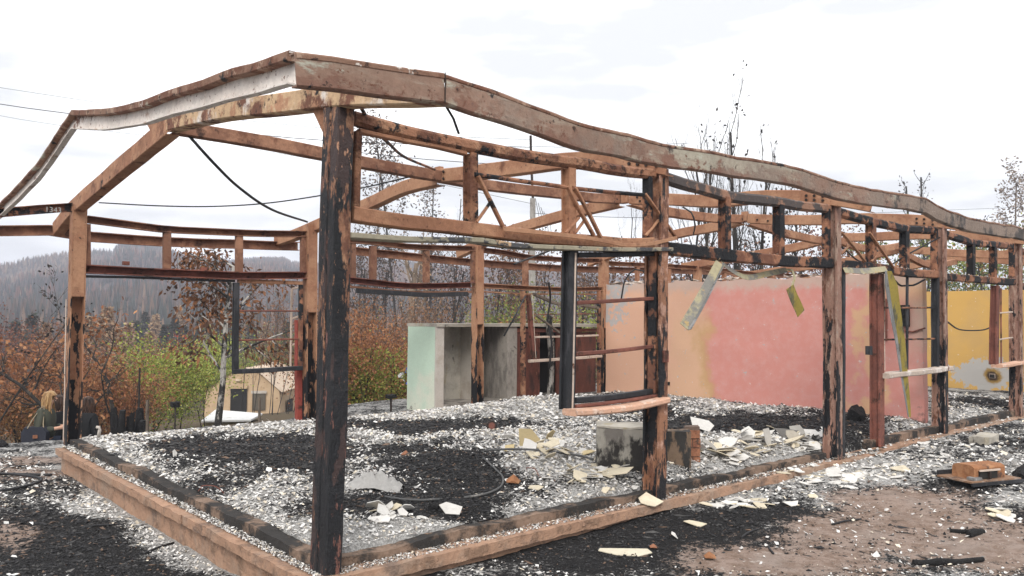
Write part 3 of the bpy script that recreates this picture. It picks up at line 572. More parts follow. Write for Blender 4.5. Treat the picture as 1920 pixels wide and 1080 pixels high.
# bracket tube and struts hanging from the mullions
seg('bracket_tube', [(890, 327), (960, 337), (1060, 351)], p_tube(.016), M['burnt'], v=-.05)
seg('bracket_tube', [(1074, 353), (1140, 360), (1210, 366)], p_tube(.016), M['burnt'], v=-.05)
for L in ([(896, 330), (916, 370), (943, 425)], [(1064, 350), (1085, 392), (1113, 441)], [(1078, 352), (1104, 400), (1127, 446)], [(1209, 364), (1238, 405), (1268, 446)], [(1578, 436), (1600, 462), (1622, 490)], [(1630, 436), (1652, 468), (1676, 503)]):
    p = fp(L, 'y', -.06); bar('strut', p, p_box(.022, .03, .003), M['orange'], B, (0, -1, .2), jit=.003)
for L in ([(893, 417), (921, 378)], [(1061, 437), (1085, 408)], [(1076, 440), (1096, 412)], [(1210, 442), (1234, 413)], [(1577, 476), (1594, 459)], [(1634, 490), (1650, 470)]):
    bar('strut', fp(L, 'y', -.04), p_box(.018, .024, .003), M['orange'], B, (0, -1, .2))
cr_ = MB()
for L, n_ in (([(700, 397), (759, 406), (870, 418), (1018, 436), (1173, 450), (1215, 450)], 190), ([(1250, 456), (1372, 471), (1500, 482), (1550, 484)], 150), ([(1575, 491), (1702, 504), (1750, 507)], 90), ([(1775, 511), (1865, 520), (1895, 522)], 60)):
    Pq = smooth_path(fp(L), .05)
    for i in range(n_):
        c = Pq[rnd.randrange(len(Pq))]+Vector((rnd.uniform(-.03, .03), rnd.uniform(-.045, .045), rnd.uniform(-.008, .004))); q = rnd.uniform(.006, .02)
        V = [tuple(c+Vector((rnd.uniform(-1, 1)*q*1.6, rnd.uniform(-1, 1)*q, rnd.uniform(-.5, .8)*q))) for _ in range(6)]; cr_.add(V, [(0, 1, 2), (0, 2, 3), (0, 3, 4), (1, 4, 5), (2, 5, 3), (1, 2, 5)])
q = obj('rubble_crumbs', cr_, M['sillw'], B); q['kind'] = 'stuff'
# far side wall
bp = p_flip(p_chan(.09, .085, .010, .003))
def bseg(name, L, prof=bp, m=None, v=6): return bar(name, fp(L, 'y', v), prof, m or M['backsteel'], B, UZ, step=.2)
bseg('header_beam', [(163, 411), (230, 420), (301, 429), (370, 433), (440, 436), (500, 438), (574, 439)])
bseg('header_beam', [(655, 450), (700, 454), (760, 462), (830, 465), (888, 466)])
bseg('header_beam', [(906, 469), (950, 475), (993, 483), (1060, 487), (1126, 489)])
bseg('lintel', [(156, 504), (230, 508), (301, 512), (370, 514), (440, 517), (500, 517), (574, 516)], p_flip(p_chan(.12, .1, .012, .003)), M['brownred'])
bseg('lintel_rail', [(156, 518), (240, 520), (340, 524), (440, 527)], p_box(.04, .028), M['black'])
bseg('lintel_rail', [(446, 527), (510, 529), (566, 531)], p_box(.05, .05), M['orange'])
bseg('lintel', [(652, 525), (702, 530), (760, 536), (830, 536), (886, 534)], p_flip(p_chan(.12, .09, .012, .003)), M['brownred'])
bseg('lintel_rail', [(652, 537), (740, 545), (800, 548), (884, 547)], p_box(.04, .03), M['orange'])
bseg('sagging_board', [(668, 545), (740, 549), (800, 553), (876, 551)], p_box(.05, .07), M['black'], 5.95)
bseg('lintel', [(906, 536), (986, 540), (1060, 543), (1126, 541)], p_flip(p_chan(.11, .08, .012, .003)), M['orange'])
bseg('lintel_rail', [(906, 547), (986, 551), (1126, 552)], p_box(.04, .025), M['orange'])
def bmull(px, y0, y1, w=.09): bar('mullion', fp([(px, y1), (px, y0)], 'y', 6), p_box(w, .07), M['backsteel'], B, UPC)
bmull(163, 420, 498, .07); bmull(313, 433, 504); bmull(448, 441, 512); bmull(568, 442, 512, .07); bmull(699, 461, 526, .1); bmull(799, 470, 530, .1); bmull(887, 472, 530, .07); bmull(985, 484, 536, .1); bmull(1057, 490, 540, .09); bmull(662, 455, 520, .07)
bar('header_beam', [(9.1, 6, 2.5), (12, 6, 2.55), (15, 6, 2.5)], bp, M['orange'], B, UZ); bar('lintel', [(9.1, 6, 2.0), (12, 6, 1.98), (15, 6, 2.0)], bp, M['orange'], B, UZ)
for x in (10, 11, 13, 14): bar('mullion', [(x, 6, 2.03), (x, 6, 2.48)], p_box(.09, .07), M['orange'], B, UPC)
for (px, py) in ((236, 494), (382, 505)):
    c = at(px, py, 'y', 6); k = MB(); box(k, c+Vector((-.035, -.03, -.02)), c+Vector((.035, .03, .025))); obj('cleat', k, M['brownred'], B)
# street side window of the first bay: hanging dark post, bars, bottom rail, projecting sill
wf = bar('window_frame', fp([(1063, 768), (1069, 470)], 'y', 0), p_recess(.085, .09, .02), M['black'], B, UPC)
sweep_ = bar('edge_strip', fp([(1073, 769), (1079, 474)], 'y', -.045), p_box(.014, .014, .002), M['pale'], wf, UPC)
for L in ([(1080, 568), (1150, 564), (1224, 560)], [(1078, 664), (1150, 658), (1224, 650)]):
    bar('glazing_bar', fp(L, 'y', -.01), p_box(.03, .03, .005), M['brownred'], wf, UZ)
bar('bottom_rail', fp([(1077, 751), (1150, 744), (1226, 733)], 'y', 0), p_box(.05, .045), M['black'], wf, UZ)
bar('bottom_rail', fp([(1077, 762), (1150, 754), (1234, 741)], 'y', -.03), p_box(.05, .025), M['brownred'], wf, UZ)
bar('window_jamb', fp([(1222, 740), (1224, 474)], 'y', 0), p_box(.03, .08), M['burnt'], wf, UPC)
bar('sill', fp([(1068, 774), (1160, 766), (1243, 750)], 'y', -.08), p_box(.15, .05, .012), M['sill'], wf, UZ, jit=.008)
bar('lintel_bar', fp([(1080, 478), (1150, 477), (1224, 476)], 'y', 0), p_box(.06, .04), M['black'], wf, UZ)
k = MB(); c = at(1246, 668, 'y', -.09); box(k, c+Vector((-.03, -.02, -.05)), c+Vector((.03, .0, .05)), jit=.006); obj('lock_box', k, M['brownred'], B)
# third bay: door post with window beside it
dp = bar('door_post', fp([(1645, 836), (1644, 514)], 'y', 0), p_recess(.13, .12, .03), M['brownred'], B, UPC)
k = MB(); c = at(1629, 657, 'y', -.02); box(k, c+Vector((-.025, -.03, -.05)), c+Vector((.03, .03, .05))); obj('strike_plate', k, M['black'], dp)
bar('door_post', fp([(1575, 862), (1576, 505)], 'y', 0), p_box(.05, .1), M['black'], B, UPC)
wf = bar('window_frame', fp([(1754, 692), (1754, 520)], 'y', 0), p_recess(.05, .09, .02), M['black'], B, UPC)
bar('glazing_bar', fp([(1653, 577), (1752, 577)], 'y', 0), p_box(.025, .022), M['burnt'], wf, UZ)
bar('glazing_bar', fp([(1653, 637), (1752, 635)], 'y', 0), p_box(.025, .022), M['burnt'], wf, UZ)
bar('glazing_bar', fp([(1701, 692), (1701, 520)], 'y', .01), p_box(.03, .03), M['black'], wf, UPC)
bar('glazing_bar', fp([(1657, 694), (1657, 520)], 'y', .01), p_box(.02, .03), M['pale'], wf, UPC)
bar('sill', fp([(1655, 704), (1710, 699), (1776, 690)], 'y', -.06), p_box(.16, .06, .01), M['sillw'], wf, UZ, jit=.01)
# fourth bay window
wf = bar('window_frame', fp([(1863, 684), (1866, 536)], 'y', 0), p_recess(.12, .1, .03), M['brownred'], B, UPC)
for y in ((587, 585), (637, 633)): bar('glazing_bar', fp([(1873, y[0]), (1898, y[1])], 'y', 0), p_box(.025, .022), M['pale'], wf, UZ)
bar('sill', fp([(1869, 687), (1900, 682), (1950, 673)], 'y', -.06), p_box(.16, .05, .01), M['sill'], wf, UZ, jit=.01)
bar('glazing_bar', fp([(1877, 684), (1877, 540)], 'y', .01), p_box(.02, .02), M['brownred'], wf, UPC)
# far side windows
wf = bar('window_frame', fp([(441, 700), (443, 530)], 'y', 6), p_recess(.07, .07, .02), M['black'], B, UPC)
bar('glazing_bar', fp([(446, 583), (566, 583)], 'y', 6), p_box(.02, .022), M['brownred'], wf, UZ); bar('glazing_bar', fp([(446, 638), (566, 636)], 'y', 6), p_box(.02, .024), M['brownred'], wf, UZ)
bar('bottom_rail', fp([(436, 697), (500, 694), (566, 690)], 'y', 5.97), p_box(.07, .06), M['black'], wf, UZ)
bar('window_jamb', fp([(563, 690), (564, 534)], 'y', 6), p_box(.05, .06), M['burnt'], wf, UPC)
bar('casement', fp([(545, 690), (547, 542)], 'y', 6.3), p_box(.025, .03), M['pale'], wf, UPC)
for L in ([(547, 542), (560, 539)], [(546, 598), (560, 593)], [(546, 647), (560, 643)]): bar('casement_bar', fp(L, 'y', 6.3), p_box(.025, .025), M['pale'], wf, UZ)
bar('door_post', fp([(560, 790), (559, 600)], 'y', 6.1), p_box(.08, .08), layered('red_painted_post', (.28, .06, .045), [(DBR, 6, .55, .65)]), B, UPC)
bar('door_post', fp([(981, 768), (980, 546)], 'y', 5.9), p_box(.07, .07), M['flaky'], B, UPC)
wf = bar('window_frame', fp([(1001, 674), (990, 552)], 'y', 5.95), p_recess(.07, .07, .02), M['brownred'], B, UPC)
bar('edge_strip', fp([(1005, 672), (998, 552)], 'y', 5.9), p_box(.012, .012), M['pale'], wf, UPC)
bar('bottom_rail', fp([(992, 677), (1060, 673), (1127, 668)], 'y', 5.93), p_box(.06, .05), M['pale'], wf, UZ)
bar('glazing_bar', fp([(1003, 632), (1060, 631), (1122, 629)], 'y', 5.95), p_box(.03, .035), M['pale'], wf, UZ); bar('glazing_bar', fp([(1000, 590), (1122, 588)], 'y', 5.95), p_box(.018, .018), M['brownred'], wf, UZ)
bar('sagging_board', fp([(1000, 551), (1025, 562), (1046, 570), (1090, 572), (1122, 578)], 'y', 5.9), p_box(.05, .05), M['wood_grey'], wf, UZ)
bar('window_jamb', fp([(1123, 742), (1123, 545)], 'y', 5.95), p_box(.05, .07), M['burnt'], wf, UPC)
bar('loose_batten', fp([(1005, 590), (1028, 608), (1052, 626)], 'y', 5.85), p_box(.035, .035), M['wood_grey'], wf, UZ)
# chalk digits on the outrigger
cu = bpy.data.curves.new('digits', 'FONT'); cu.body = '1343'; cu.size = .085; cu.extrude = .001
to = bpy.data.objects.new('digits', cu); COL.objects.link(to)
dgm = bpy.data.meshes.new_from_object(to.evaluated_get(bpy.context.evaluated_depsgraph_get())); COL.objects.unlink(to); bpy.data.objects.remove(to)
dm = bpy.data.objects.new('chalk_digits', dgm); COL.objects.link(dm); dgm.materials.append(M['chalk']); dm.parent = oo
c = at(84, 397, 'y', 5.971); dm.location = c; dm.rotation_euler = (R(90), R(-1), 0)

# ------------------------------------------------------------------ painted masonry partitions and the storage niche
def wall_mat(name, base, layers): return layered(name, base, layers, rough=.9, bump=.18, fine=.10, fs=60, bd=.008)
PK = (.60, .255, .22); PT = (.63, .40, .23); OC = (.52, .33, .15); PG = (.43, .39, .35)
def yw(px): return at(px, 680, 'x', 9).y
def ymat():
    m, n, b = new_mat('pink_and_ochre_limewash'); tcn = N(n, 'ShaderNodeTexCoord'); vec = tcn.outputs['Object']; sep = N(n, 'ShaderNodeSeparateXYZ'); n.links.new(vec, sep.inputs[0])
    w = noise_n(n, vec, 1.6, 5, .6); w2 = noise_n(n, vec, 6, 7, .7, off=(4, 4, 4)); w3 = noise_n(n, vec, 40, 3, .6)
    y = math_n(n, 'ADD', sep.outputs[1], math_n(n, 'MULTIPLY', math_n(n, 'SUBTRACT', w, .5), 1.5)); z = sep.outputs[2]
    def band(y0, y1, s=.12): return math_n(n, 'MULTIPLY', ramp_n(n, y, y0-s, y0+s), ramp_n(n, y, y1+s, y1-s))
    c = mix_n(n, ramp_n(n, w2, .4, .65), PK, (.61, .30, .265))
    c = mix_n(n, math_n(n, 'MULTIPLY', band(yw(1640), yw(1607), .08), .9), c, PT)
    c = mix_n(n, math_n(n, 'MULTIPLY', band(yw(1335), yw(1262), .15), ramp_n(n, z, 1.75, 1.2)), c, OC)
    c = mix_n(n, math_n(n, 'MULTIPLY', ramp_n(n, y, yw(1335), yw(1295)), .85), c, (.68, .43, .29))
    c = mix_n(n, math_n(n, 'MULTIPLY', ramp_n(n, y, yw(1680), yw(1760)), ramp_n(n, math_n(n, 'ADD', w, math_n(n, 'MULTIPLY', z, .25)), .52, .8)), c, (.47, .36, .29))
    c = mix_n(n, math_n(n, 'MULTIPLY', ramp_n(n, y, yw(1600), yw(1690)), ramp_n(n, z, 1.5, 2.0)), c, PT)
    c = mix_n(n, math_n(n, 'MULTIPLY', ramp_n(n, math_n(n, 'ADD', z, math_n(n, 'MULTIPLY', w2, .35)), 2.02, 2.2), .85), c, (.50, .39, .33))
    pe = math_n(n, 'ADD', w2, math_n(n, 'MULTIPLY', math_n(n, 'MULTIPLY', ramp_n(n, y, yw(1215), yw(1150)), ramp_n(n, z, .7, 1.8)), .2))
    c = mix_n(n, ramp_n(n, pe, .645, .66), c, (.42, .42, .415))
    sp = noise_n(n, vec, 17, 4, .6, off=(9, 1, 0)); c = mix_n(n, ramp_n(n, math_n(n, 'ADD', sp, math_n(n, 'MULTIPLY', w2, .35)), .875, .89), c, (.66, .6, .55))
    so_ = math_n(n, 'MULTIPLY', ramp_n(n, y, yw(1690), yw(1740)), ramp_n(n, math_n(n, 'SUBTRACT', w2, math_n(n, 'MULTIPLY', z, .35)), .40, .55)); c = mix_n(n, so_, c, (.10, .07, .06))
    bt = ramp_n(n, math_n(n, 'SUBTRACT', math_n(n, 'MULTIPLY', w2, .22), z), .0, .08); c = mix_n(n, math_n(n, 'MULTIPLY', bt, .6), c, (.16, .12, .1))
    c = mix_n(n, math_n(n, 'MULTIPLY', w3, .25), c, (.45, .25, .2))
    n.links.new(c, b.inputs['Base Color']); b.inputs['Roughness'].default_value = .92; b.inputs['Specular IOR Level'].default_value = .2
    bp_ = N(n, 'ShaderNodeBump'); bp_.inputs['Strength'].default_value = .25; bp_.inputs['Distance'].default_value = .01
    n.links.new(math_n(n, 'ADD', w2, math_n(n, 'MULTIPLY', w3, .3)), bp_.inputs['Height']); n.links.new(bp_.outputs[0], b.inputs['Normal']); return m
pw = thing('partition_wall', 'pink and ochre painted masonry wall crossing the burnt building, grey plaster showing where paint peeled', 'wall', (9, 0, 0))
k = MB(); gridbox(k, (9.0, .22, -.05), (9.14, 5.93, 2.10), .09, .008, 3, top=lambda p: .04*noise.noise(p*2)+.035*noise.noise(p*7)-.02*(p.y-.3)/5.6); obj('masonry', k, ymat(), pw)
rb = MB()
for i in range(70):
    y = rnd.uniform(.3, 5.9); c = Vector((9.07+rnd.uniform(-.05, .05), y, 2.11-.02*(y-.3)/5.6)); s = rnd.uniform(.02, .07)
    V = [tuple(c+Vector((rnd.uniform(-1, 1)*s, rnd.uniform(-1, 1)*s*1.6, rnd.uniform(-.3, .9)*s))) for _ in range(6)]
    rb.add(V, [(0, 1, 2), (0, 2, 3), (0, 3, 4), (1, 4, 5), (2, 5, 3), (1, 2, 5)])
q = obj('rubble_crumbs', rb, M['sillw'], pw); q['kind'] = 'stuff'
k = MB(); c = at(1252, 719, 'x', 9); box(k, c+Vector((-.012, -.05, -.03)), c+Vector((-.002, .05, .03))); obj('socket_box', k, M['dark_in'], pw)
k = MB(); c = at(1693, 592, 'x', 9); box(k, c+Vector((-.05, -.09, -.15)), c+Vector((-.003, .09, .15)), jit=.02); obj('fuse_box', k, M['char'], pw)
bar('conduit', [at(1662, 560, 'x', 8.98), at(1662, 640, 'x', 8.98)], p_tube(.014, 6), M['brownred'], pw, UPC)
bar('conduit', [at(1692, 620, 'x', 8.98), at(1712, 622, 'x', 8.98), at(1735, 615, 'x', 8.98)], p_tube(.012, 6), M['brownred'], pw, UZ)
def yellow_wall():
    m, n, b = new_mat('yellow_ochre_limewash'); tcn = N(n, 'ShaderNodeTexCoord'); vec = tcn.outputs['Object']; sk_ = at(1861, 705, 'x', 15)
    w = noise_n(n, vec, 1.4, 5, .6); w2 = noise_n(n, vec, 5, 7, .7, off=(1, 4, 2)); sp = noise_n(n, vec, 15, 4, .6)
    def dist_(py, pz, sy, sz):
        m_ = N(n, 'ShaderNodeMapping'); m_.inputs['Scale'].default_value = (0, 1/sy, 1/sz); m_.inputs['Location'].default_value = (0, -py/sy, -pz/sz); n.links.new(vec, m_.inputs[0]); v = N(n, 'ShaderNodeVectorMath', operation='LENGTH'); n.links.new(m_.outputs[0], v.inputs[0]); return v.outputs['Value']
    c = mix_n(n, ramp_n(n, w, .4, .65), (.59, .365, .115), (.53, .34, .13)); c = mix_n(n, ramp_n(n, w2, .62, .7), c, (.5, .33, .17))
    d = math_n(n, 'ADD', dist_(sk_.y+.12, sk_.z+.02, .62, .30), math_n(n, 'MULTIPLY', math_n(n, 'SUBTRACT', w2, .5), 2.6)); c = mix_n(n, ramp_n(n, d, 1.0, .93), c, (.43, .415, .39))
    d = math_n(n, 'ADD', dist_(sk_.y, sk_.z, .17, .15), math_n(n, 'MULTIPLY', math_n(n, 'SUBTRACT', w2, .5), 1.2)); c = mix_n(n, ramp_n(n, d, 1.15, .75), c, (.30, .19, .06)); c = mix_n(n, ramp_n(n, d, .75, .4), c, (.06, .04, .03))
    c = mix_n(n, ramp_n(n, math_n(n, 'ADD', sp, math_n(n, 'MULTIPLY', w2, .35)), .87, .885), c, (.66, .6, .5))
    n.links.new(c, b.inputs['Base Color']); b.inputs['Roughness'].default_value = .92; b.inputs['Specular IOR Level'].default_value = .2
    bp_ = N(n, 'ShaderNodeBump'); bp_.inputs['Strength'].default_value = .3; bp_.inputs['Distance'].default_value = .01; n.links.new(w2, bp_.inputs['Height']); n.links.new(bp_.outputs[0], b.inputs['Normal']); return m
yl = yellow_wall()
ww = thing('partition_wall', 'yellow ochre painted masonry wall at the far right, a grey bare patch round a charred socket hole', 'wall', (15, 0, 0))
k = MB(); gridbox(k, (15, .22, -.1), (15.14, 5.93, 2.06), .15, .008, 3, top=lambda p: .03*noise.noise(p*2)); obj('masonry', k, yl, ww)
c = at(1861, 705, 'x', 15)
k = MB(); box(k, c+Vector((-.02, -.05, -.042)), c+Vector((-.008, .05, .042))); sk = obj('socket_box', k, M['pale'], ww)
k = MB(); box(k, c+Vector((-.024, -.044, -.036)), c+Vector((-.021, .044, .034))); obj('socket_hole', k, M['dark_in'], sk)

Y0 = 6.3
def nx(px): return at(px, 690, 'y', Y0).x
sc = thing('storage_niche', 'mint and bare concrete storage niche with red-brown cabinet doors standing behind the far columns', 'niche', (nx(815), Y0, 0))
x0, x1, x2, x3, x4, x5 = nx(815), nx(830), nx(949), nx(967), nx(1041), nx(1126)
zt = at(815, 613, 'y', Y0).z
def cb(name, lo, hi, m, par=sc, step=.15): k = MB(); gridbox(k, lo, hi, step, .005, 3); return obj(name, k, m, par)
cb('end_wall', (x0, Y0+.004, -.4), (x0+.1, Y0+.78, zt), M['mint'])
cb('pilaster', (x0+.0, Y0-.03, -.4), (x1, Y0, zt), M['palepl'])
cb('back_wall', (x0+.104, Y0+.62, -.3), (x5, Y0+.74, zt), M['concrete'])
cb('divider', (nx(884)+.25, Y0+.2, -.2), (nx(884)+.32, Y0+.616, zt), M['palepl'])
cb('pillar', (x2, Y0-.03, -.2), (x3, Y0+.6, zt), M['concrete_dark'])
cb('top_slab', (x0+.002, Y0-.06, zt+.003), (x5+.3, Y0+.8, zt+.055), M['concrete'])
cb('niche_floor', (x0+.104, Y0-.02, -.3), (x5, Y0+.616, .03), M['concrete_dark'])
for (a, b_, o) in ((x3+.01, nx(1010), .0), (nx(1048), nx(1079), .05), (nx(1083), nx(1120), .02)):
    d = cb('door', (a, Y0+.02+o, .04), (b_, Y0+.05+o, zt-.1), M['door'])
    k = MB(); box(k, (b_-.08, Y0-.01+o, .75), (b_-.05, Y0+.019+o, .85)); obj('handle', k, M['black'], d)
cb('door_rail', (x3+.005, Y0, zt-.095), (x5, Y0+.06, zt-.03), M['brownred'])
cb('locker_back', (x3+.01, Y0+.5, .03), (x5, Y0+.52, zt-.01), M['dark_in'])
cb('locker_side', (nx(1012), Y0+.03, .03), (nx(1014), Y0+.5, zt-.1), M['brownred'])
# burnt trunk inside the cabinet bay
bar('scorched_post', [at(1030, 750, 'y', 6.2), at(1033, 680, 'y', 6.2), at(1030, 590, 'y', 6.2)], p_tube(.06, 7), M['bark_birch'], sc, UPC, jit=.03)
# ------------------------------------------------------------------ burnt debris: ash flakes and charcoal crumbs
def flakes(n, xy, hf, size, cols, tilt=.45, lift=.006):
    """thin curled flakes: a lifted centre and five rim points each"""
    x, y = xy; n = len(x); s = size; a0 = nr.uniform(0, 6.28, n); k = 4
    asp = nr.uniform(.28, 1, n); ro = nr.uniform(0, 6.28, n); tx = nr.normal(0, tilt*.75, n); ty = nr.normal(0, tilt*.75, n); cu = nr.normal(0, .25, n)
    V = np.zeros((n, 5, 3)); z0 = hf(x, y)+lift+np.abs(nr.normal(0, .35, n))*s
    for j in range(k):
        a = a0+j*2*np.pi/k+nr.normal(0, .25, n); rr = s*nr.uniform(.55, 1.1, n); u = np.cos(a)*rr; v = np.sin(a)*rr*asp
        V[:, j, 0] = x+u*np.cos(ro)-v*np.sin(ro); V[:, j, 1] = y+u*np.sin(ro)+v*np.cos(ro); V[:, j, 2] = z0+u*tx+v*ty
    V[:, 4, 0] = x; V[:, 4, 1] = y; V[:, 4, 2] = z0+cu*s
    F = np.array([[4, j, (j+1) % 4] for j in range(4)])[None]+5*np.arange(n)[:, None, None]
    mb = MB(); mb.addn(V.reshape(-1, 3), F.reshape(-1, 3), np.repeat(cols, 5, 0)); return mb
def crumbs(xy, hf, size, cols):
    x, y = xy; n = len(x); D = np.array([[1, 0, 0], [-1, 0, 0], [0, 1, 0], [0, -1, 0], [0, 0, 1], [0, 0, -1]], float)
    F0 = np.array([[0, 2, 4], [2, 1, 4], [1, 3, 4], [3, 0, 4], [2, 0, 5], [1, 2, 5], [3, 1, 5], [0, 3, 5]])
    ro = nr.uniform(0, 6.28, n); V = D[None]*nr.uniform(.4, 1.1, (n, 6, 1))*size[:, None, None]; V[:, :, 0] *= np.where(nr.random(n) < .14, nr.uniform(2.5, 6, n), nr.uniform(.8, 2.2, n))[:, None]; V[:, :, 2] *= .7
    V += nr.normal(0, .22, (n, 6, 3))*size[:, None, None]; c, s = np.cos(ro)[:, None], np.sin(ro)[:, None]
    X = V[:, :, 0]*c-V[:, :, 1]*s; Y = V[:, :, 0]*s+V[:, :, 1]*c
    P = np.stack([X+x[:, None], Y+y[:, None], V[:, :, 2]+(hf(x, y)+size*.3)[:, None]], -1)
    mb = MB(); mb.addn(P.reshape(-1, 3), (F0[None]+6*np.arange(n)[:, None, None]).reshape(-1, 3), np.repeat(cols, 6, 0)); return mb
def white_cols(n):
    b = nr.choice([0, 1, 2, 3], n, p=[.50, .27, .13, .10]); base = np.array([[.70, .685, .66], [.54, .52, .50], [.66, .59, .48], [.27, .25, .235]])[b]
    return base*nr.uniform(.75, 1.1, (n, 1))
def black_cols(n):
    b = nr.choice([0, 1, 2], n, p=[.72, .22, .06]); return np.array([[.016, .0155, .017], [.055, .053, .052], [.13, .085, .06]])[b]*nr.uniform(.6, 1.3, (n, 1))
def dist(x, y): return np.hypot(x-CAM.x, y-CAM.y)
def scatter(n, x0, x1, y0, y1, near=4.3):
    x = nr.uniform(x0, x1, n*4); y = nr.uniform(y0, y1, n*4); d = dist(x, y); p = np.clip((near/d)**1.6, 0, 1); k = nr.random(n*4) < p
    return x[k][:n], y[k][:n]
def fsize(n, x, y, lo, hi): return (lo+(hi-lo)*nr.random(n)**2.2+np.where(nr.random(n) < .025, .022*nr.random(n), 0)*(hi > .02))*np.clip(dist(x, y)/6, .8, 1.7)
def field(tagn, area, n, wf, hf, lab, cat, soil=None, extra=0):
    x, y = scatter(n, *area); w = wf(x, y)+nr.normal(0, .17, len(x)); keepw = w > .5; s_ = soil(x, y) if soil else np.zeros(len(x))
    kw = keepw & (nr.random(len(x)) > s_*.93); kb = ~keepw & (nr.random(len(x)) > s_*.985) & (nr.random(len(x)) < .75)
    a, b = x[kw], y[kw]; m = len(a); o = obj('ash_debris', flakes(m, (a, b), hf, fsize(m, a, b, .004, .023), white_cols(m)), M['ash'], col=True); tag(o, lab[0], 'ash', kind='stuff')
    a, b = x[kb], y[kb]; m = len(a); o = obj('charcoal_debris', crumbs((a, b), hf, fsize(m, a, b, .004, .014), black_cols(m)), M['coal'], col=True); tag(o, lab[1], 'charcoal', kind='stuff')
field('f', (.05, 13.5, .10, 5.9), 150000, floor_w, floor_h, ('white ash flakes strewn over the floor inside the steel frame', 'black charcoal crumbs strewn over the floor inside the steel frame'), 'ash')
def gzz(x, y): return gz(x, y)
field('r', (-1.5, 13, -4.2, -.16), 88000, ground_w, gzz, ('white ash flakes on the open ground along the front plinth', 'black charcoal crumbs on the open ground along the front plinth'), 'ash', ground_s)
field('l', (-4.2, -.17, -1.0, 7.5), 90000, ground_w, gzz, ('white ash flakes on the ground left of the plinth', 'black charcoal crumbs on the ground left of the plinth'), 'ash', ground_s)
x, y = scatter(7000, -.08, 12, -.10, .01); x2, y2 = scatter(7000, -.12, -.04, -.06, 5.8); x = np.concatenate([x, x2]); y = np.concatenate([y, y2])
o = obj('ash_debris', flakes(0, (x, y), lambda a, b: a*0-.048, fsize(len(x), x, y, .004, .017), white_cols(len(x))*np.where(nr.random(len(x)) < .3, .12, 1)[:, None]), M['ash'], col=True)
tag(o, 'grey ash flakes lying along the ledge of the plinth', 'ash', kind='stuff')

# ------------------------------------------------------------------ broken boards, each a thing
CREAM, WHITE, TANB, GREYB, DARKB = (.60, .53, .40), (.62, .60, .565), (.52, .42, .24), (.36, .34, .31), (.15, .14, .13)
def shard(p, L, Wd, yaw, tilt, roll, col, label, group=None, n=6, curl=.08, th=.006, name='board_shard', seed=None):
    r = random.Random(seed if seed is not None else rnd.random()); rim = []
    for k in range(n):
        a = 2*math.pi*(k+r.uniform(-.28, .28))/n; q = r.uniform(.78, 1.12); c, s = math.cos(a), math.sin(a); m = max(abs(c), abs(s))**.75
        rim.append((c*L/2*q/m, s*Wd/2*q/m))
    Rm = Matrix.Rotation(yaw, 3, 'Z') @ Matrix.Rotation(tilt, 3, 'X') @ Matrix.Rotation(roll, 3, 'Y'); V = []; e = th
    def cz(u, v): return curl*L*((2*u/L)**2-.5)+curl*.5*Wd*(2*v/Wd)*(2*u/L)
    for d in (e/2, -e/2):
        V.append(Rm @ Vector((0, 0, d+cz(0, 0)+curl*.2*L)))
        for u, v in rim: V.append(Rm @ Vector((u, v, d+cz(u, v))))
    m = n+1; F = [(0, 1+k, 1+(k+1) % n) for k in range(n)]+[(m, m+1+(k+1) % n, m+1+k) for k in range(n)]+[(1+k, m+1+k, m+1+(k+1) % n, 1+(k+1) % n) for k in range(n)]
    lo = min(v.z for v in V); V = [tuple(v+Vector(p)-Vector((0, 0, lo+.004))) for v in V]
    mb = MB().add(V, F, np.array(col)*r.uniform(.85, 1.1)); return tag(obj(name, mb, M['sheet'], col=True), label, 'board', group)
def onfloor(px, py):
    z = .1
    for _ in range(4): p = at(px, py, 'z', z); z = float(floor_h(p.x, p.y)) if p.y > .1 and p.x > .06 else (float(gz(p.x, p.y)) if (p.y < -.16 or p.x < -.19) else -.045)
    return Vector((p.x, p.y, z))
def pile(n, c, sx, sy, cols, where, group, size=(.07, .22), tilt=.35, h=0):
    for i in range(n):
        u, v = rnd.gauss(0, .5), rnd.gauss(0, .5); p = onfloor(c[0]+u*sx, c[1]+v*sy); p.z += max(0, rnd.uniform(0, h)*(1-u*u-v*v)); L = rnd.uniform(*size); cl = rnd.choice(cols); k = rnd.choice([5, 6, 7])
        cn_ = {CREAM: 'cream', WHITE: 'white', TANB: 'tan', GREYB: 'grey', DARKB: 'dark'}[cl]; sz = 'small' if L < size[0]*.65+size[1]*.35 else ('large' if L > size[0]*.3+size[1]*.7 else 'middle-sized')
        pos = ('front ' if v > .22 else 'back ' if v < -.22 else '')+('left' if u < -.22 else 'right' if u > .22 else 'middle')
        shard(p, L, L*rnd.uniform(.45, .9), rnd.uniform(0, 6.28), rnd.gauss(0, tilt), rnd.gauss(0, tilt), cl, f'{sz} {cn_} shard, {pos} of the {where}', group, n=k, curl=rnd.uniform(-.07, .08))
pile(76, (1405, 838), 120, 26, [WHITE, WHITE, CREAM, CREAM, GREYB], 'heap right of the burnt brick stub', 'broken boards heaped inside the first doorway bay', (.06, .24), .33, .06)
pile(30, (1500, 868), 55, 14, [WHITE, WHITE, CREAM], 'boards on the ledge by the door column', 'broken boards on the ledge by the door column', (.06, .16), .3, .04)
pile(34, (1040, 845), 66, 22, [CREAM, TANB, CREAM, WHITE], 'heap left of the concrete block', 'broken boards heaped left of the concrete block', (.07, .20), .4, .06)
pile(34, (1110, 900), 95, 22, [CREAM, WHITE, CREAM, GREYB], 'boards strewn before the concrete block', 'broken boards strewn between the block and the curb', (.06, .2), .3, .03)
pile(20, (1390, 948), 80, 12, [CREAM, CREAM, WHITE], 'boards on black ash outside the plinth', 'broken boards lying on the black ash outside', (.07, .16), .12)
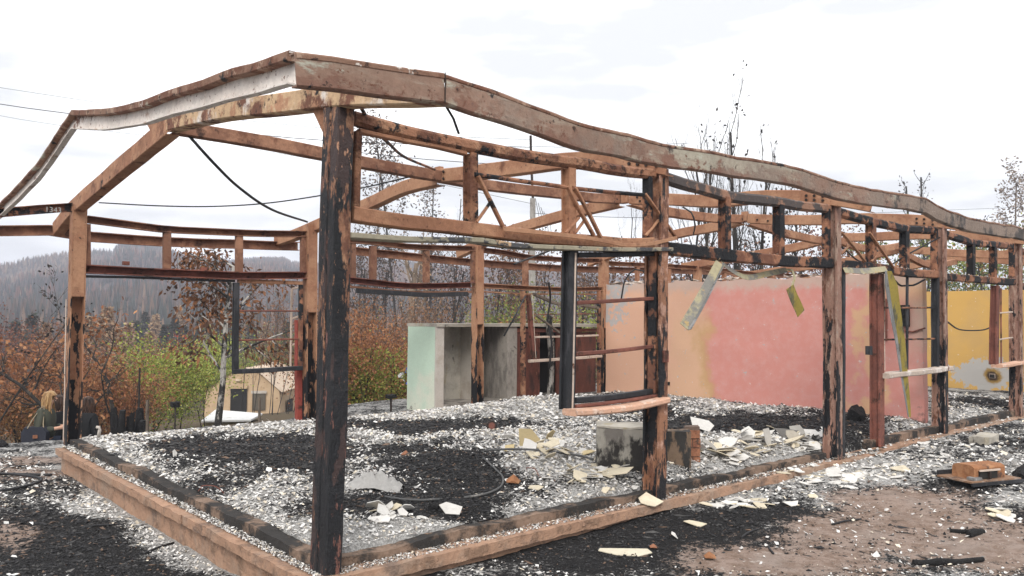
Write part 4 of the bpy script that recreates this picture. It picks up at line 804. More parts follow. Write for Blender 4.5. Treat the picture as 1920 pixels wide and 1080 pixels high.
pile(46, (1590, 893), 110, 18, [WHITE, WHITE, WHITE, CREAM], 'flat boards outside the doorway', 'white board shards spread outside the doorway', (.08, .22), .1)
pile(10, (1890, 962), 40, 10, [WHITE, CREAM], 'boards at the right edge of the view', 'board shards at the right edge of the ground', (.08, .2), .15)
pile(16, (730, 1000), 60, 12, [WHITE, WHITE, CREAM], 'scraps behind the front curb', 'white scraps behind the front curb', (.06, .15), .3, .02)
pile(9, (1160, 960), 90, 10, [WHITE, CREAM], 'scraps on the ledge, second column', 'pale scraps on the ledge', (.05, .1), .2)
pile(9, (1750, 850), 80, 14, [WHITE, GREYB, WHITE], 'scraps beside the right plinth', 'grey scraps beside the right plinth', (.1, .22), .15)
one = lambda px, py, *a, **k: shard(onfloor(px, py), *a, **k)
one(1190, 912, .36, .2, R(-52), R(-8), R(34), CREAM, 'large cream sheet leaning at the foot of the second column', seed=3, curl=.1)
one(1136, 925, .46, .22, R(-40), R(4), R(-3), CREAM, 'large flat cream board shard between the concrete block and the curb', seed=5)
one(1167, 1036, .36, .15, R(-48), R(3), R(2), (.66, .6, .47), 'pale cream sheet lying flat on the charred ground in front of the plinth', seed=8, curl=.03, n=7)
one(1216, 968, .22, .2, R(10), R(10), R(-5), CREAM, 'cream fan-shaped board shard just outside the plinth below the second column', seed=9, n=7)
one(1304, 984, .17, .13, R(-60), R(4), R(4), CREAM, 'small square cream shard on black ash in front of the plinth', seed=12, n=5)
one(1423, 939, .16, .09, R(-40), R(4), R(0), CREAM, 'small oval cream shard alone on black ash outside', seed=14)
one(1484, 947, .2, .08, R(-20), R(14), R(0), WHITE, 'thin white curled shard alone on black ash outside', seed=15, curl=.16)
one(1265, 1008, .1, .06, R(40), R(40), R(0), WHITE, 'small upright white scrap on the charred ground', seed=16)
one(992, 838, .24, .2, R(-42), R(82), 0, TANB, 'tan board standing upright in the ash, cracked down the middle', seed=21, n=5, curl=.02, th=.012)
one(955, 846, .12, .08, R(-42), R(60), 0, TANB, 'short tan board stub beside the upright cracked board', seed=22, n=5, curl=.02, th=.012)
one(1475, 822, .3, .2, R(-30), R(35), R(8), DARKB, 'dark grey slate leaning on the heap of pale boards', seed=23, n=5)
one(1440, 845, .1, .22, R(-30), R(70), R(20), GREYB, 'narrow grey shard standing up in the heap of pale boards', seed=24, n=5)
one(1488, 855, .16, .16, R(-20), R(65), R(-10), (.42, .38, .32), 'beige shard standing up in front of the heap of pale boards', seed=25)
one(1316, 808, .36, .24, R(-48), R(28), R(14), WHITE, 'large white sheet leaning beside the burnt brick stub', seed=26, n=5)
one(843, 973, .17, .11, R(-40), R(40), R(10), WHITE, 'curled white sheet behind the front curb', seed=27, curl=.2)
one(1005, 915, .15, .1, R(-45), R(10), R(-6), CREAM, 'small square cream shard by the grey hose loop', seed=28, n=5)
one(326, 940, .05, .09, R(20), R(80), R(0), WHITE, 'small white shard propped upright on the left ledge', seed=29, n=5)

# ------------------------------------------------------------------ single objects in the ruin
b0 = onfloor(1118, 878)
e_r = Vector((r0.x, r0.y, 0))
def oriented(lo, hi, o, yaw, mat_, name, parent, step=.08, jit=.008):
    k = MB(); gridbox(k, lo, hi, step, jit, 5); V = k.v[0]; c, s = math.cos(yaw), math.sin(yaw)
    k.v[0] = np.stack([o.x+V[:, 0]*c-V[:, 1]*s, o.y+V[:, 0]*s+V[:, 1]*c, o.z+V[:, 2]], 1); return obj(name, k, mat_, parent)
blkm = layered('block_smoke_stained', (.33, .31, .27), [((.42, .37, .22), 3, .56, .64), ((.17, .155, .14), 2, .5, .6, V_ST), ((.035, .032, .03), 3.2, .50, .60, (1.5, 1.5, .8), ('z', -.45, .27))], rough=.9, bump=.4, fine=.2)
bl = thing('concrete_block', 'smoke-stained grey concrete block half hidden by the second column', 'block', b0)
oriented((0, 0, -.08), (.56, .34, .345), b0, R(-47), blkm, 'block_body', bl)
oriented((.0, .0, .349), (.56, .345, .366), b0, R(-47), M['concrete'], 'ash_crust', bl, .06, .012)
b1 = onfloor(1262, 868)
st_ = thing('burnt_crate', 'charred wooden box end standing right of the second column', 'crate', b1)
oriented((-.08, 0, -.05), (.16, .16, .30), b1, R(-47), layered('charred_crate', (.16, .11, .075), [((.03, .028, .026), 3, .46, .54, V_ST), (GRY, 6, .64, .68)], bump=.5), 'crate_body', st_)
oriented((-.085, -.012, -.05), (-.05, -.002, .30), b1, R(-47), M['char'], 'crate_edge', st_)
b2 = onfloor(1296, 856)
bs = thing('brick_stub', 'stub of burnt orange bricks standing right of the concrete block', 'brick pier', b2)
oriented((-.055, .01, -.05), (.075, .11, .315), b2, R(-47), M['mortar'], 'mortar_core', bs)
for lv in range(4):
    for (xa, xb) in (((-.065, .083),) if lv % 2 else ((-.065, .005), (.013, .083))):
        j = rnd.uniform(-.006, .006); oriented((xa+j, -.003+j, lv*.083-.04), (xb+j, .12+j, lv*.083+.033), b2, R(-47), M['brick'], 'brick', bs, .07, .006)
# drooping tin strips
def ribbon(mb, pts, w, th=.004):
    V = []
    for (c, wd, nm) in pts:
        for s in (-.5, .5):
            for d in (-.5, .5): V.append(tuple(Vector(c)+Vector(wd)*(w*s)+Vector(nm)*(th*d)))
    n = len(pts); F = []
    for i in range(n-1):
        a = i*4; b = a+4
        F += [(a, a+2, b+2, b), (a+3, a+1, b+1, b+3), (a+1, a, b, b+1), (a+2, a+3, b+3, b+2)]
    F += [(1, 3, 2, 0), ((n-1)*4, (n-1)*4+2, (n-1)*4+3, (n-1)*4+1)]; return mb.add(V, F)
def strip(path, ax_v, w, side, name, m, label, cat='metal strip', ang=None, parent=None):
    P = smooth_path([at(px, py, 'y', v) for (px, py, v) in path], .04); rows = []
    for i, p in enumerate(P):
        t = (P[min(i+1, len(P)-1)]-P[max(i-1, 0)]).normalized(); s = Vector(side(i/(len(P)-1))); s = (s-t*s.dot(t)).normalized(); rows.append((p, s, t.cross(s)))
    k = ribbon(MB(), rows, w)
    if parent is not None: return obj(name, k, m, parent)
    o = obj(name, k, m, loc=P[0])
    return tag(o, label, cat) if label else o
s1 = thing('tin_strip', 'scorched angle strip dangling at a slant below the lintel in front of the pink wall', 'metal strip', at(1351, 494, 'y', -.05))
strip([(1350, 493, -.05), (1318, 553, -.08), (1283, 613, -.12)], 0, .095, lambda t: (1, -.3, 0), 'broad_flange', M['strip'], None, parent=s1)
strip([(1355, 494, -.055), (1326, 556, -.1), (1292, 618, -.15)], 0, .045, lambda t: (.1, 1, 0), 'narrow_flange', M['tin_grey'], None, parent=s1)
strip([(1353, 492, -.03), (1372, 507, 0), (1402, 520, .05), (1440, 513, .08), (1475, 506, .1)], 0, .06, lambda t: (0, .5, 1), 'bent_tail', M['strip'], None, parent=s1)
s2 = thing('tin_strip', 'short folded tin strip hanging from a bent stalk in front of the pink wall', 'metal strip', at(1486, 508, 'y', .0))
strip([(1472, 506, .02), (1486, 507, .0), (1490, 520, -.02), (1482, 545, -.02)], 0, .03, lambda t: (1, -.2, 0), 'stalk', M['strip'], None, parent=s2)
strip([(1481, 538, -.02), (1488, 557, -.03), (1496, 574, -.03), (1502, 588, -.03)], 0, .12, lambda t: (1, -.2, .3), 'hanging_plate', M['tin_olive'], None, parent=s2)
s3 = thing('tin_strip', 'long yellow and grey tin strip drooping from the lintel down beside the door post', 'metal strip', at(1660, 503, 'y', -.07))
strip([(1582, 506, -.06), (1620, 508, -.07), (1662, 504, -.08)], 0, .07, lambda t: (0, .5, 1), 'top_flange', M['strip'], None, parent=s3)
def long_half(off, m, nm, w0):
    base = [(1663, 508), (1668, 545), (1675, 590), (1684, 640), (1692, 700), (1699, 745), (1704, 782)]
    P = smooth_path([at(px, py, 'y', -.10) for px, py in base], .05); rows = []
    n = len(P); k = MB(); V = []
    for i, p in enumerate(P):
        t = i/(n-1); w = w0*(1-.75*t**1.6)*(1 if t > .08 else .5+t*6); d = Vector((off, -.35 if off > 0 else -.15, 0)).normalized()
        for q in (p, p+d*w):
            for e in (-.002, .002): V.append(tuple(q+Vector((0, e, 0))))
    F = []
    for i in range(n-1):
        a = i*4; b = a+4; F += [(a, b, b+2, a+2), (a+1, a+3, b+3, b+1), (a, a+1, b+1, b), (a+2, b+2, b+3, a+3)]
    k.add(V, F); obj(nm, k, m, s3)
long_half(-1, M['tin_grey'], 'grey_half', .16); long_half(1, M['tin_olive'], 'yellow_half', .14)
# rusty machine casing on a plate
q0 = onfloor(1838, 905); q0.z -= .0; rm = thing('rusty_casing', 'rusted metal casing with a curved hood on a flat plate, lying on the open ground', 'scrap metal', q0)
ya = R(-20)
def loc2(x, y, z): c, s = math.cos(ya), math.sin(ya); return (q0.x+x*c-y*s, q0.y+x*s+y*c, q0.z+z)
def lbox(name, lo, hi, m, par, bev=0):
    k = MB(); box(k, lo, hi); k.v[0] = np.array([loc2(*v) for v in k.v[0]]); return obj(name, k, m, par)
lbox('base_plate', (-.32, -.17, .045), (.32, .2, .06), M['rustplate'], rm); lbox('plate_rim', (-.33, -.19, .02), (.33, -.171, .05), M['black'], rm)
lbox('plate_rim', (-.30, .201, .03), (.30, .215, .1), M['black'], rm); lbox('foot', (-.28, -.12, -.02), (.28, .12, .044), M['char'], rm)
k = MB(); prof = [(-.10, .061), (-.10, .16), (-.09, .172), (-.06, .185), (.08, .183), (.12, .17), (.135, .145), (.135, .061)]
V = [loc2(x, y, z) for x in (-.2, .2) for (y, z) in prof]; V = [tuple(Vector(v)+noise.noise_vector(Vector(v)*6)*.006) for v in V]
k.add(V, [(j, j+1, 8+j+1, 8+j) for j in range(7)]+[tuple(range(7, -1, -1)), tuple(range(8, 16))]); obj('hood', k, M['rustbox'], rm)
lbox('dark_slot', (-.15, -.115, .065), (.08, -.102, .14), M['dark_in'], rm); lbox('lever_bar', (-.16, -.13, .135), (.1, -.116, .15), M['pale'], rm)
lbox('lever', (-.05, -.14, .065), (-.03, -.117, .13), M['bolt'], rm); lbox('loose_cap', (-.25, -.14, .062), (-.15, -.06, .085), M['tin_grey'], rm)
# charred timber
def cable(pts, r, m, label, name='cable', cat='cable', step=.08): return tag(obj(name, sweep(MB(), pts, p_tube(r, 6), step=step, jit=0), m, smooth=True, loc=pts[0]), label, cat)
def char_log(L, r, label, name='charred_log', m=None, cat='log'):
    P = [onfloor(px, py)+Vector((0, 0, r*.7)) for px, py in L]; k = sweep(MB(), P, p_tube(r, 9), step=.04, jit=r*.45, taper=lambda t: .75+.35*math.sin(math.pi*min(1, t*1.15+.1)), jf=9); return tag(obj(name, k, m or M['char'], loc=P[0]), label, cat)
char_log([(1712, 1058), (1745, 1060), (1790, 1058), (1842, 1054)], .022, 'long charred black stick lying on bare brown soil at the lower right')
char_log([(1783, 998), (1800, 1000), (1818, 1001)], .016, 'small charred stick, left of a stubby black lump on brown soil')
char_log([(1818, 1008), (1830, 1003), (1841, 999)], .026, 'stubby black charcoal lump on brown soil')
char_log([(1598, 790), (1612, 782), (1600, 778)], .09, 'burnt black lump at the foot of the pink wall by the door column', 'burnt_lump', cat='lump')
char_log([(1912, 905), (1918, 893), (1928, 885)], .06, 'charred black lump at the right edge of the open ground', 'burnt_lump', cat='lump')
char_log([(805, 993), (812, 991), (822, 992)], .028, 'small charred black lump against the front curb', 'burnt_lump', cat='lump')
c = onfloor(921, 806); k = MB(); sweep(k, [c+Vector((0, 0, .05)), c+Vector((-.05, -.07, .06))], p_tube(.06, 12), jit=0); cn = tag(obj('burnt_can', k, M['bolt'], loc=c), 'small burnt round can lying on the ash in the middle of the floor', 'can')
k = MB(); sweep(k, [c+Vector((-.052, -.073, .06)), c+Vector((-.06, -.084, .062))], p_tube(.04, 10), jit=0); obj('can_lid', k, M['brownred'], cn)
def stone(px, py, s, label, m=None): 
    p = onfloor(px, py); k = MB(); r = random.Random(px); D = [(1, 0, .2), (-1, 0, .3), (0, 1, .2), (0, -1, .25), (.1, .1, 1), (.6, .6, .55), (-.6, .6, .5), (-.5, -.6, .6), (.6, -.5, .5)]
    V = [tuple(p+Vector(d)*s*r.uniform(.8, 1.15)) for d in D]; k.add(V, [(0, 5, 4), (5, 2, 4), (2, 6, 4), (6, 1, 4), (1, 7, 4), (7, 3, 4), (3, 8, 4), (8, 0, 4), (0, 2, 5), (2, 1, 6), (1, 3, 7), (3, 0, 8)])
    tag(obj('stone', k, m or M['concrete_dark'], loc=p), label, 'stone')
stone(947, 790, .055, 'grey stone on the white ash in front of the niche'); stone(1116, 792, .07, 'dark grey stone on the white ash below the window sill'); stone(963, 908, .07, 'dark brown stone by the grey hose loop', M['brickd'] if 'brickd' in M else M['rustbox'])
stone(761, 855, .05, 'reddish stone in the black ash near the middle of the floor', M['brick']); stone(1330, 1048, .05, 'brown stone on the charred ground in front', M['rustbox']); stone(1225, 1028, .035, 'small brown stone beside the pale cream sheet', M['brick'])
p = onfloor(1602, 845); k = MB(); gridbox(k, p+Vector((-.1, -.06, 0)), p+Vector((.1, .06, .06)), .05, .01, 6)
p = onfloor(1845, 830); k = MB(); gridbox(k, p+Vector((-.22, -.1, -.02)), p+Vector((.22, .1, .09)), .06, .02, 5); tag(obj('ashy_stone', k, M['concrete'], loc=p), 'long pale ashy stone beside the right end of the plinth', 'stone')
for i, (px, py, L_, a, lab) in enumerate(((300, 885, .22, 20, 'thin black wire scrap on the white ash at the left'), (690, 960, .3, -30, 'thin wire curl on the black ash behind the corner column'), (850, 905, .25, 60, 'thin wire scrap in the middle of the floor'), (1010, 960, .16, 85, 'short nail rod standing in the ash behind the front curb'), (420, 950, .2, 140, 'rusty wire scrap on the white ash near the left curb'), (1390, 1010, .3, 10, 'charred splinter on the soil in front of the plinth'), (1560, 985, .34, -12, 'long dark splinter on the open soil'), (1450, 1040, .2, 40, 'short dark splinter on the open soil'), (150, 990, .26, -20, 'charred splinter on the black ground at the left'), (270, 1040, .3, 30, 'charred splinter near the lower left corner'))):
    c = onfloor(px, py); d = Vector((math.cos(R(a)), math.sin(R(a)), .15))*L_; cable([c+Vector((0, 0, .012)), c+d*.4+Vector((.02, .01, .05)), c+d*.75+Vector((-.01, .03, .045)), c+d+Vector((0, 0, .0))] if i < 5 else [c+Vector((0, 0, .008)), c+d*.5+Vector((.0, .01, .01-.07*L_)), c+d+Vector((0, 0, .008-.15*L_))], .004 if i < 5 else .008, M['brownred'] if i in (3, 4) else M['wire'], lab, 'wire_scrap' if i < 5 else 'splinter', 'scrap', .03)
stone(3, 838, .10, 'burnt black lump at the far left edge of the ground', M['char'])
# crumpled cloth
c = onfloor(703, 913); X, Y = np.meshgrid(np.linspace(-.22, .22, 26), np.linspace(-.13, .13, 18), indexing='ij'); rr = (X/.22)**2+(Y/.13)**2
Z = c.z+.015+.05*np.clip(1-rr, 0, 1)*(.5+fbm(X*14+2, Y*14, 81))+.055*np.abs(np.sin(X*34+6*fbm(X*9, Y*9, 83)+Y*20))*np.clip(1.1-rr, 0, 1)-.06*np.clip(rr-1, 0, 1)
ca, sa = math.cos(R(-48)), math.sin(R(-48)); k = MB(); i = np.arange(25*17); a = (i//17)*18+i % 17
k.addn(np.stack([c.x+X*ca-Y*sa, c.y+X*sa+Y*ca, Z], -1).reshape(-1, 3), np.stack([a, a+18, a+19, a+1], 1)); tag(obj('crumpled_cloth', k, layered('cloth_grey', (.36, .35, .335), [((.25, .24, .23), 5, .5, .62)], bump=.3), smooth=True, loc=c), 'crumpled grey-white cloth lying on the ash behind the corner column', 'cloth')
# hoses and loose cables
def fl_(L, dz=.02): return [onfloor(px, py)+Vector((0, 0, dz)) for px, py in L]
cable(fl_([(905, 855), (950, 852), (1000, 853), (1050, 857), (1090, 865), (1112, 872)], .05), .011, M['wire_grey'], 'dark hose lying across the ash towards the concrete block', 'hose', 'hose')
cable(fl_([(906, 862), (930, 885), (943, 900), (938, 918), (910, 931), (870, 938)], .02), .009, M['wire_grey'], 'grey hose curving in a loop over the black ash', 'hose', 'hose')
cable(fl_([(722, 936), (750, 941), (790, 943), (825, 941)], .02), .009, M['wire_grey'], 'short grey hose end on the black ash behind the front curb', 'hose', 'hose')
cable([at(345, 244, 'y', 3), ad(400, 305, 7.3), ad(450, 353, 8), ad(510, 393, 9), at(576, 416, 'y', 6)], .014, M['wire'], 'thick black cable drooping from the near ridge to the far side column')
cable([at(186, 380, 'y', 6), ad(300, 386, 9), ad(400, 387, 9), ad(500, 381, 9), ad(605, 366, 9), ad(690, 350, 9), at(770, 331, 'y', 3)], .008, M['wire'], 'thin slack wire spanning from the far corner column to the ridge')
cable([at(838, 202, 'y', -1.08), ad(850, 222, 4.1), ad(860, 250, 4.2)], .007, M['wire'], 'short black wire end dangling below the front fascia')
cable([at(676, 200, 'x', .05), ad(700, 240, 5.3), ad(728, 268, 6), ad(760, 295, 7.5), ad(815, 318, 8.8)], .013, M['burnt'], 'scorched cable curving from the corner column up to the second rafter')
cable([at(1762, 445, 'x', 8.9), ad(1700, 478, 10), ad(1660, 500, 10), ad(1612, 490, 10), ad(1578, 462, 9)], .010, M['wire'], 'black cable looping behind the clerestory above the door')
cable([at(1774, 602, 'y', .3), ad(1800, 618, 14), ad(1840, 619, 14.5), ad(1862, 612, 15)], .013, M['wire'], 'black cable looping across the yellow wall')
cable([at(1676, 524, 'y', .1), ad(1690, 536, 10.3), ad(1712, 535, 10.3), at(1734, 524, 'y', .1)], .013, M['wire'], 'short black cable loop at the head of the window beside the door')
cable([at(985, 555, 'y', 5.8), ad(968, 588, 12.5), ad(945, 630, 12.5)], .013, M['wire'], 'loose black wire slanting beside the slender far post')
cable([at(964, 495, 'y', 3), ad(1010, 478, 11), ad(1030, 470, 10)], .012, M['wire'], 'dark rod slanting below the head plate')
cable([at(1300, 440, 'y', 3.2), ad(1303, 420, 11), ad(1296, 398, 11), ad(1280, 388, 11)], .012, M['wire'], 'black cable arching behind the second column')
cable([ad(1165, 560, 12), ad(1172, 525, 12), ad(1190, 505, 12), ad(1206, 508, 12), ad(1212, 520, 12)], .013, M['wire'], 'black cable coil hanging over the left end of the pink wall')
cable([ad(1030, 690, 14), ad(1034, 640, 14), ad(1027, 600, 14), ad(1032, 560, 14), ad(1029, 530, 13.6)], .018, M['wire'], 'tangled black cable hanging in front of the cabinet doors')
cable(fl_([(-20, 892), (50, 893), (97, 894)], .02), .016, M['wire'], 'straight black cable lying on brown soil at the left')
cable(fl_([(-10, 893), (40, 896), (78, 903), (60, 914), (10, 924), (-20, 928)], .03), .014, M['wire'], 'black cable curving in a loop on the soil at the left')
cable(fl_([(184, 822), (186, 812), (187, 806), (183, 803)], .0)[:1]+[ad(187, 806, 9), ad(186, 801, 9), ad(181, 801, 9)], .018, M['palepl'], 'short bent white pipe standing at the left end of the floor', 'bent_pipe', 'pipe')
# ------------------------------------------------------------------ vegetation
def leaf_quads(C, D, size, cols, asp=.55, droop=.0):
    """folded leaf: two triangles per side of a midrib"""
    n = len(C); D = D/np.maximum(np.linalg.norm(D, axis=1, keepdims=True), 1e-6); A = nr.normal(0, 1, (n, 3)); D = D+nr.normal(0, .6, (n, 3)); D[:, 2] -= droop
    D /= np.maximum(np.linalg.norm(D, axis=1, keepdims=True), 1e-6); Sd = np.cross(D, A); Sd /= np.maximum(np.linalg.norm(Sd, axis=1, keepdims=True), 1e-6); s = size[:, None]
    V = np.stack([C, C+D*s*.5+Sd*s*asp*.5, C+D*s, C+D*s*.5-Sd*s*asp*.5], 1)
    mb = MB(); mb.addn(V.reshape(-1, 3), np.arange(4*n).reshape(-1, 4), np.repeat(cols, 4, 0)); return mb
def pal(n, P, wts, v=.25):
    i = nr.choice(len(P), n, p=np.array(wts)/sum(wts)); return np.array(P)[i]*1.22*nr.uniform(1-v, 1+v, (n, 1))
RUST = [(.25, .105, .05), (.17, .075, .042), (.31, .155, .075), (.10, .055, .036)]
PURP = [(.13, .06, .05), (.18, .085, .06), (.09, .05, .045), (.22, .11, .07)]
GREEN = [(.19, .23, .04), (.27, .30, .06), (.11, .145, .035), (.33, .34, .10)]
OLIVE = [(.12, .15, .035), (.19, .2, .05), (.3, .16, .06), (.07, .09, .03)]
DEAD = [(.16, .075, .04), (.10, .05, .03), (.24, .11, .05), (.06, .035, .025)]
PALEC = [(.33, .235, .155), (.26, .17, .11), (.40, .29, .19), (.18, .12, .085)]
BLK = [(.03, .026, .024), (.06, .05, .045), (.02, .018, .017)]
def branch(mb, p, d, L, r, lv, mx, q, tips, rr):
    n = 5 if lv < mx else 3; pts = [p]; c = p; dd = d.normalized()
    for i in range(n):
        j = Vector((rr.gauss(0, 1), rr.gauss(0, 1), rr.gauss(0, 1)))*q.get('wob', .16)*(.35 if lv == 0 and q.get('stems', 1) == 1 else 1); dd = (dd+j+Vector((0, 0, q.get('trop', .08)))*(1 if lv else .3)).normalized(); c = c+dd*(L/n); pts.append(c)
    sweep(mb, pts, p_tube(r, 6 if lv == 0 else (4 if lv < 2 else 3)), raw=True, jit=0, taper=lambda t: 1-.62*t if lv < mx else 1-.8*t)
    if lv >= mx-q.get('tipl', 1):
        for i in range(1, n+1): tips.append((pts[i], dd, lv))
    if lv < mx:
        k = q['kids'][min(lv, len(q['kids'])-1)]
        for i in range(k):
            t = q.get('first', .3)+(1-q.get('first', .3))*(i+rr.random())/k if lv == 0 else .25+.75*(i+rr.random())/k
            f = min(n-1e-3, t*n); i0 = int(f); b = pts[i0].lerp(pts[i0+1], f-i0); ax = (pts[i0+1]-pts[i0]).normalized()
            az = rr.uniform(0, 6.283); e1 = ax.orthogonal().normalized(); e2 = ax.cross(e1); an = R(rr.uniform(*q.get('ang', (28, 62)))); nd = ax*math.cos(an)+(e1*math.cos(az)+e2*math.sin(az))*math.sin(an)
            branch(mb, b, nd, L*q.get('len', .55)*(1.15-.6*t if lv == 0 else 1)*rr.uniform(.7, 1.15), max(.004, r*q.get('rad', .45)*(1-.4*t)), lv+1, mx, q, tips, rr)
def plant(name, cat, label, base, H, q, seed, bark, P=None, wts=None, n=0, ls=.08, spread=.25, group=None, droop=.3, lean=(0, 0), leafname='crown', asp=.55, sprout=None):
    rr = random.Random(seed); t = thing(name, label, cat, base, group); mb = MB(); tips = []
    for s in range(q.get('stems', 1)):
        b = Vector(base)+(Vector((rr.gauss(0, 1), rr.gauss(0, 1), 0))*q.get('base', .0)); d = Vector((lean[0]+rr.gauss(0, 1)*q.get('fan', .05), lean[1]+rr.gauss(0, 1)*q.get('fan', .05), 1))
        branch(mb, b, d, H*q.get('trunk', .97)*(rr.uniform(.75, 1.05) if q.get('stems', 1) > 1 else rr.uniform(.94, 1)), q.get('r', .05), 0, q['lv'], q, tips, rr)
    obj('trunk' if q.get('stems', 1) == 1 else 'stems', mb, bark, t)
    if n and tips:
        i = nr.integers(0, len(tips), n); C = np.array([tuple(tips[k][0]) for k in range(len(tips))])[i]; D = np.array([tuple(tips[k][1]) for k in range(len(tips))])[i]
        C = C+nr.normal(0, spread, (n, 3))*np.array([1, 1, .8]); h = C[:, 2]; C[:, 2] = np.maximum(h, base[2]+.05); cols = pal(n, P, wts)
        if sprout:                                  # fresh shoots low on the plant
            k = fbm(C[:, 0]*1.3, C[:, 2]*1.3, seed)+sprout[2]*(base[2]+H*.5-C[:, 2])/H > sprout[1]; cols[k] = pal(int(k.sum()), sprout[0], [3, 3, 2, 1][:len(sprout[0])])
        obj(leafname, leaf_quads(C, D, ls*nr.uniform(.6, 1.3, n), cols, asp, droop), M['leaf'], t, col=True)
    return t
def spot(px, py, dep, sink=0):
    p = ad(px, py, dep); g = float(terrain(p.x, p.y)); return (p.x, p.y, g-sink)
def top_h(px, py, dep, base): return ad(px, py, dep).z-base[2]
BUSH = dict(lv=2, kids=[7, 5], stems=9, base=.35, fan=.38, r=.022, trunk=.8, len=.5, ang=(20, 55), tipl=1, first=.2, wob=.14)
TWIG = dict(lv=2, kids=[9, 5], stems=12, base=.35, fan=.14, r=.02, trunk=.95, len=.34, ang=(12, 32), tipl=1, first=.25, wob=.06, trop=.2)
BARE = dict(lv=3, kids=[9, 6, 4], r=.09, len=.42, ang=(25, 50), first=.3, wob=.1, trop=.22, rad=.4)
EUCA = dict(lv=3, kids=[14, 5, 4], r=.14, len=.2, ang=(25, 50), first=.38, wob=.05, trop=.12, rad=.3, trunk=1.0)
LEAFY = dict(lv=3, kids=[7, 5, 3], r=.07, len=.5, ang=(35, 75), first=.42, wob=.16, trop=.0, rad=.5, trunk=.95, tipl=1)
def bush(px, ytop, dep, label, P, w, n, seed, q=BUSH, ls=.09, name='shrub', cat='shrub', wpx=None, **k):
    b = spot(px, 600, dep, .05); H = top_h(px, ytop, dep, b); qq = dict(q)
    if wpx: qq['base'] = wpx/FPX*dep*.22
    return plant(name, cat, label, b, H*1.08, qq, seed, M['bark_burnt'], P, w, int(n*1.4), ls*.82, k.pop('spread', .16), **k)
# left of the ruin
bush(-20, 575, 34, 'tall purple-brown scorched shrub highest at the far left edge', PURP, [3, 2, 2, 1], 7000, 1, ls=.13, wpx=260, spread=.35)
bush(52, 612, 27, 'wide brown scorched shrub left of the rusty far corner column', PURP, [2, 3, 1, 2], 6500, 2, ls=.1, wpx=170, spread=.3)
bush(100, 640, 22, 'rust-orange shrub with a few green shoots just left of the far corner column', RUST, [2, 3, 2, 2], 6500, 3, ls=.08, wpx=120, spread=.26, sprout=(OLIVE, .74, .1))
bush(25, 672, 19, 'low red-brown bush behind the blond woman, left edge', RUST, [1, 3, 1, 2], 6500, 4, ls=.07, wpx=180, spread=.25)
bush(78, 730, 17, 'low ochre-brown dry bush behind the blond woman with the bag', [(.25, .13, .05), (.2, .12, .05), (.15, .08, .04)], [1, 1, 1], 4500, 5, ls=.06, wpx=110, spread=.2, sprout=([(.12, .12, .03)], .68, .3))
bush(-40, 740, 16, 'low dry rust bush cut off by the left edge of the view', RUST, [1, 2, 2, 2], 3800, 6, ls=.06, wpx=110, spread=.2)
for (px, yt, dp, sd_, lab) in ((190, 660, 21, 7, 'rust-orange shrub with green sprouts behind the burnt leaning stems'), (232, 690, 19, 8, 'orange-brown low shrub left of the bright green bush')):
    bush(px, yt, dp, lab, RUST, [4, 2, 3, 1], 5200, sd_, ls=.075, wpx=90, spread=.24, sprout=(GREEN, .66, .15))
plant('burnt_tree', 'tree', 'burnt young tree with orange dead leaves and black leaning stems right of the corner column', (b := spot(222, 600, 17)), top_h(200, 575, 17, b), dict(LEAFY, stems=3, base=.15, fan=.2, r=.06, first=.3), 9, M['bark_burnt'], RUST, [4, 2, 3, 1], 1500, .11, .2, lean=(-.28, .12), droop=.7)
bush(312, 642, 26, 'big bright green regrown bush left of the canvas tent', GREEN, [3, 3, 2, 2], 9500, 10, ls=.10, wpx=170, spread=.3)
bush(268, 690, 24, 'small green bush at the left foot of the big green bush', GREEN, [3, 2, 3, 1], 5000, 11, ls=.085, wpx=110, spread=.24)
bush(412, 640, 56, 'green bush with yellowish top just behind the tent', GREEN, [3, 3, 2, 2], 7500, 12, ls=.19, wpx=150, spread=.6)
bush(490, 625, 70, 'yellow-green bushes seen through the far window frame', OLIVE, [2, 4, 1, 1], 6000, 13, ls=.22, wpx=260, spread=.9)
plant('leafy_dead_tree', 'tree', 'slender tree with mottled trunk and hanging dead brown leaves beside the tent', (b := spot(397, 600, 14.5)), top_h(446, 470, 14.5, b), dict(LEAFY, kids=[11, 5, 3], r=.075, len=.46), 15, M['bark_birch'], DEAD, [3, 3, 2, 2], 1900, .12, .12, lean=(.10, .03), droop=1.1, asp=.42)
plant('bare_branches', 'tree', 'bare black branches with few curled leaves reaching in from the left edge', (b := spot(-70, 600, 12.5)), 2.9, dict(BARE, kids=[5, 5, 3], r=.02, trunk=1.15, len=.42, first=.45, trop=.05, wob=.08), 16, M['bark_burnt'], BLK, [1, 1, 1], 170, .075, .05, lean=(.52, -.40), droop=.6)
bush(525, 560, 40, 'upright bundle of thin scorched brown twigs seen through the far window', [(.16, .085, .055), (.2, .11, .07)], [1, 1], 2600, 17, TWIG, ls=.12, wpx=130, spread=.2)
bush(505, 690, 36, 'pinkish dry bush in front of the tent side', RUST, [1, 1, 2, 1], 1200, 18, ls=.07, wpx=80, spread=.15) if 0 else None
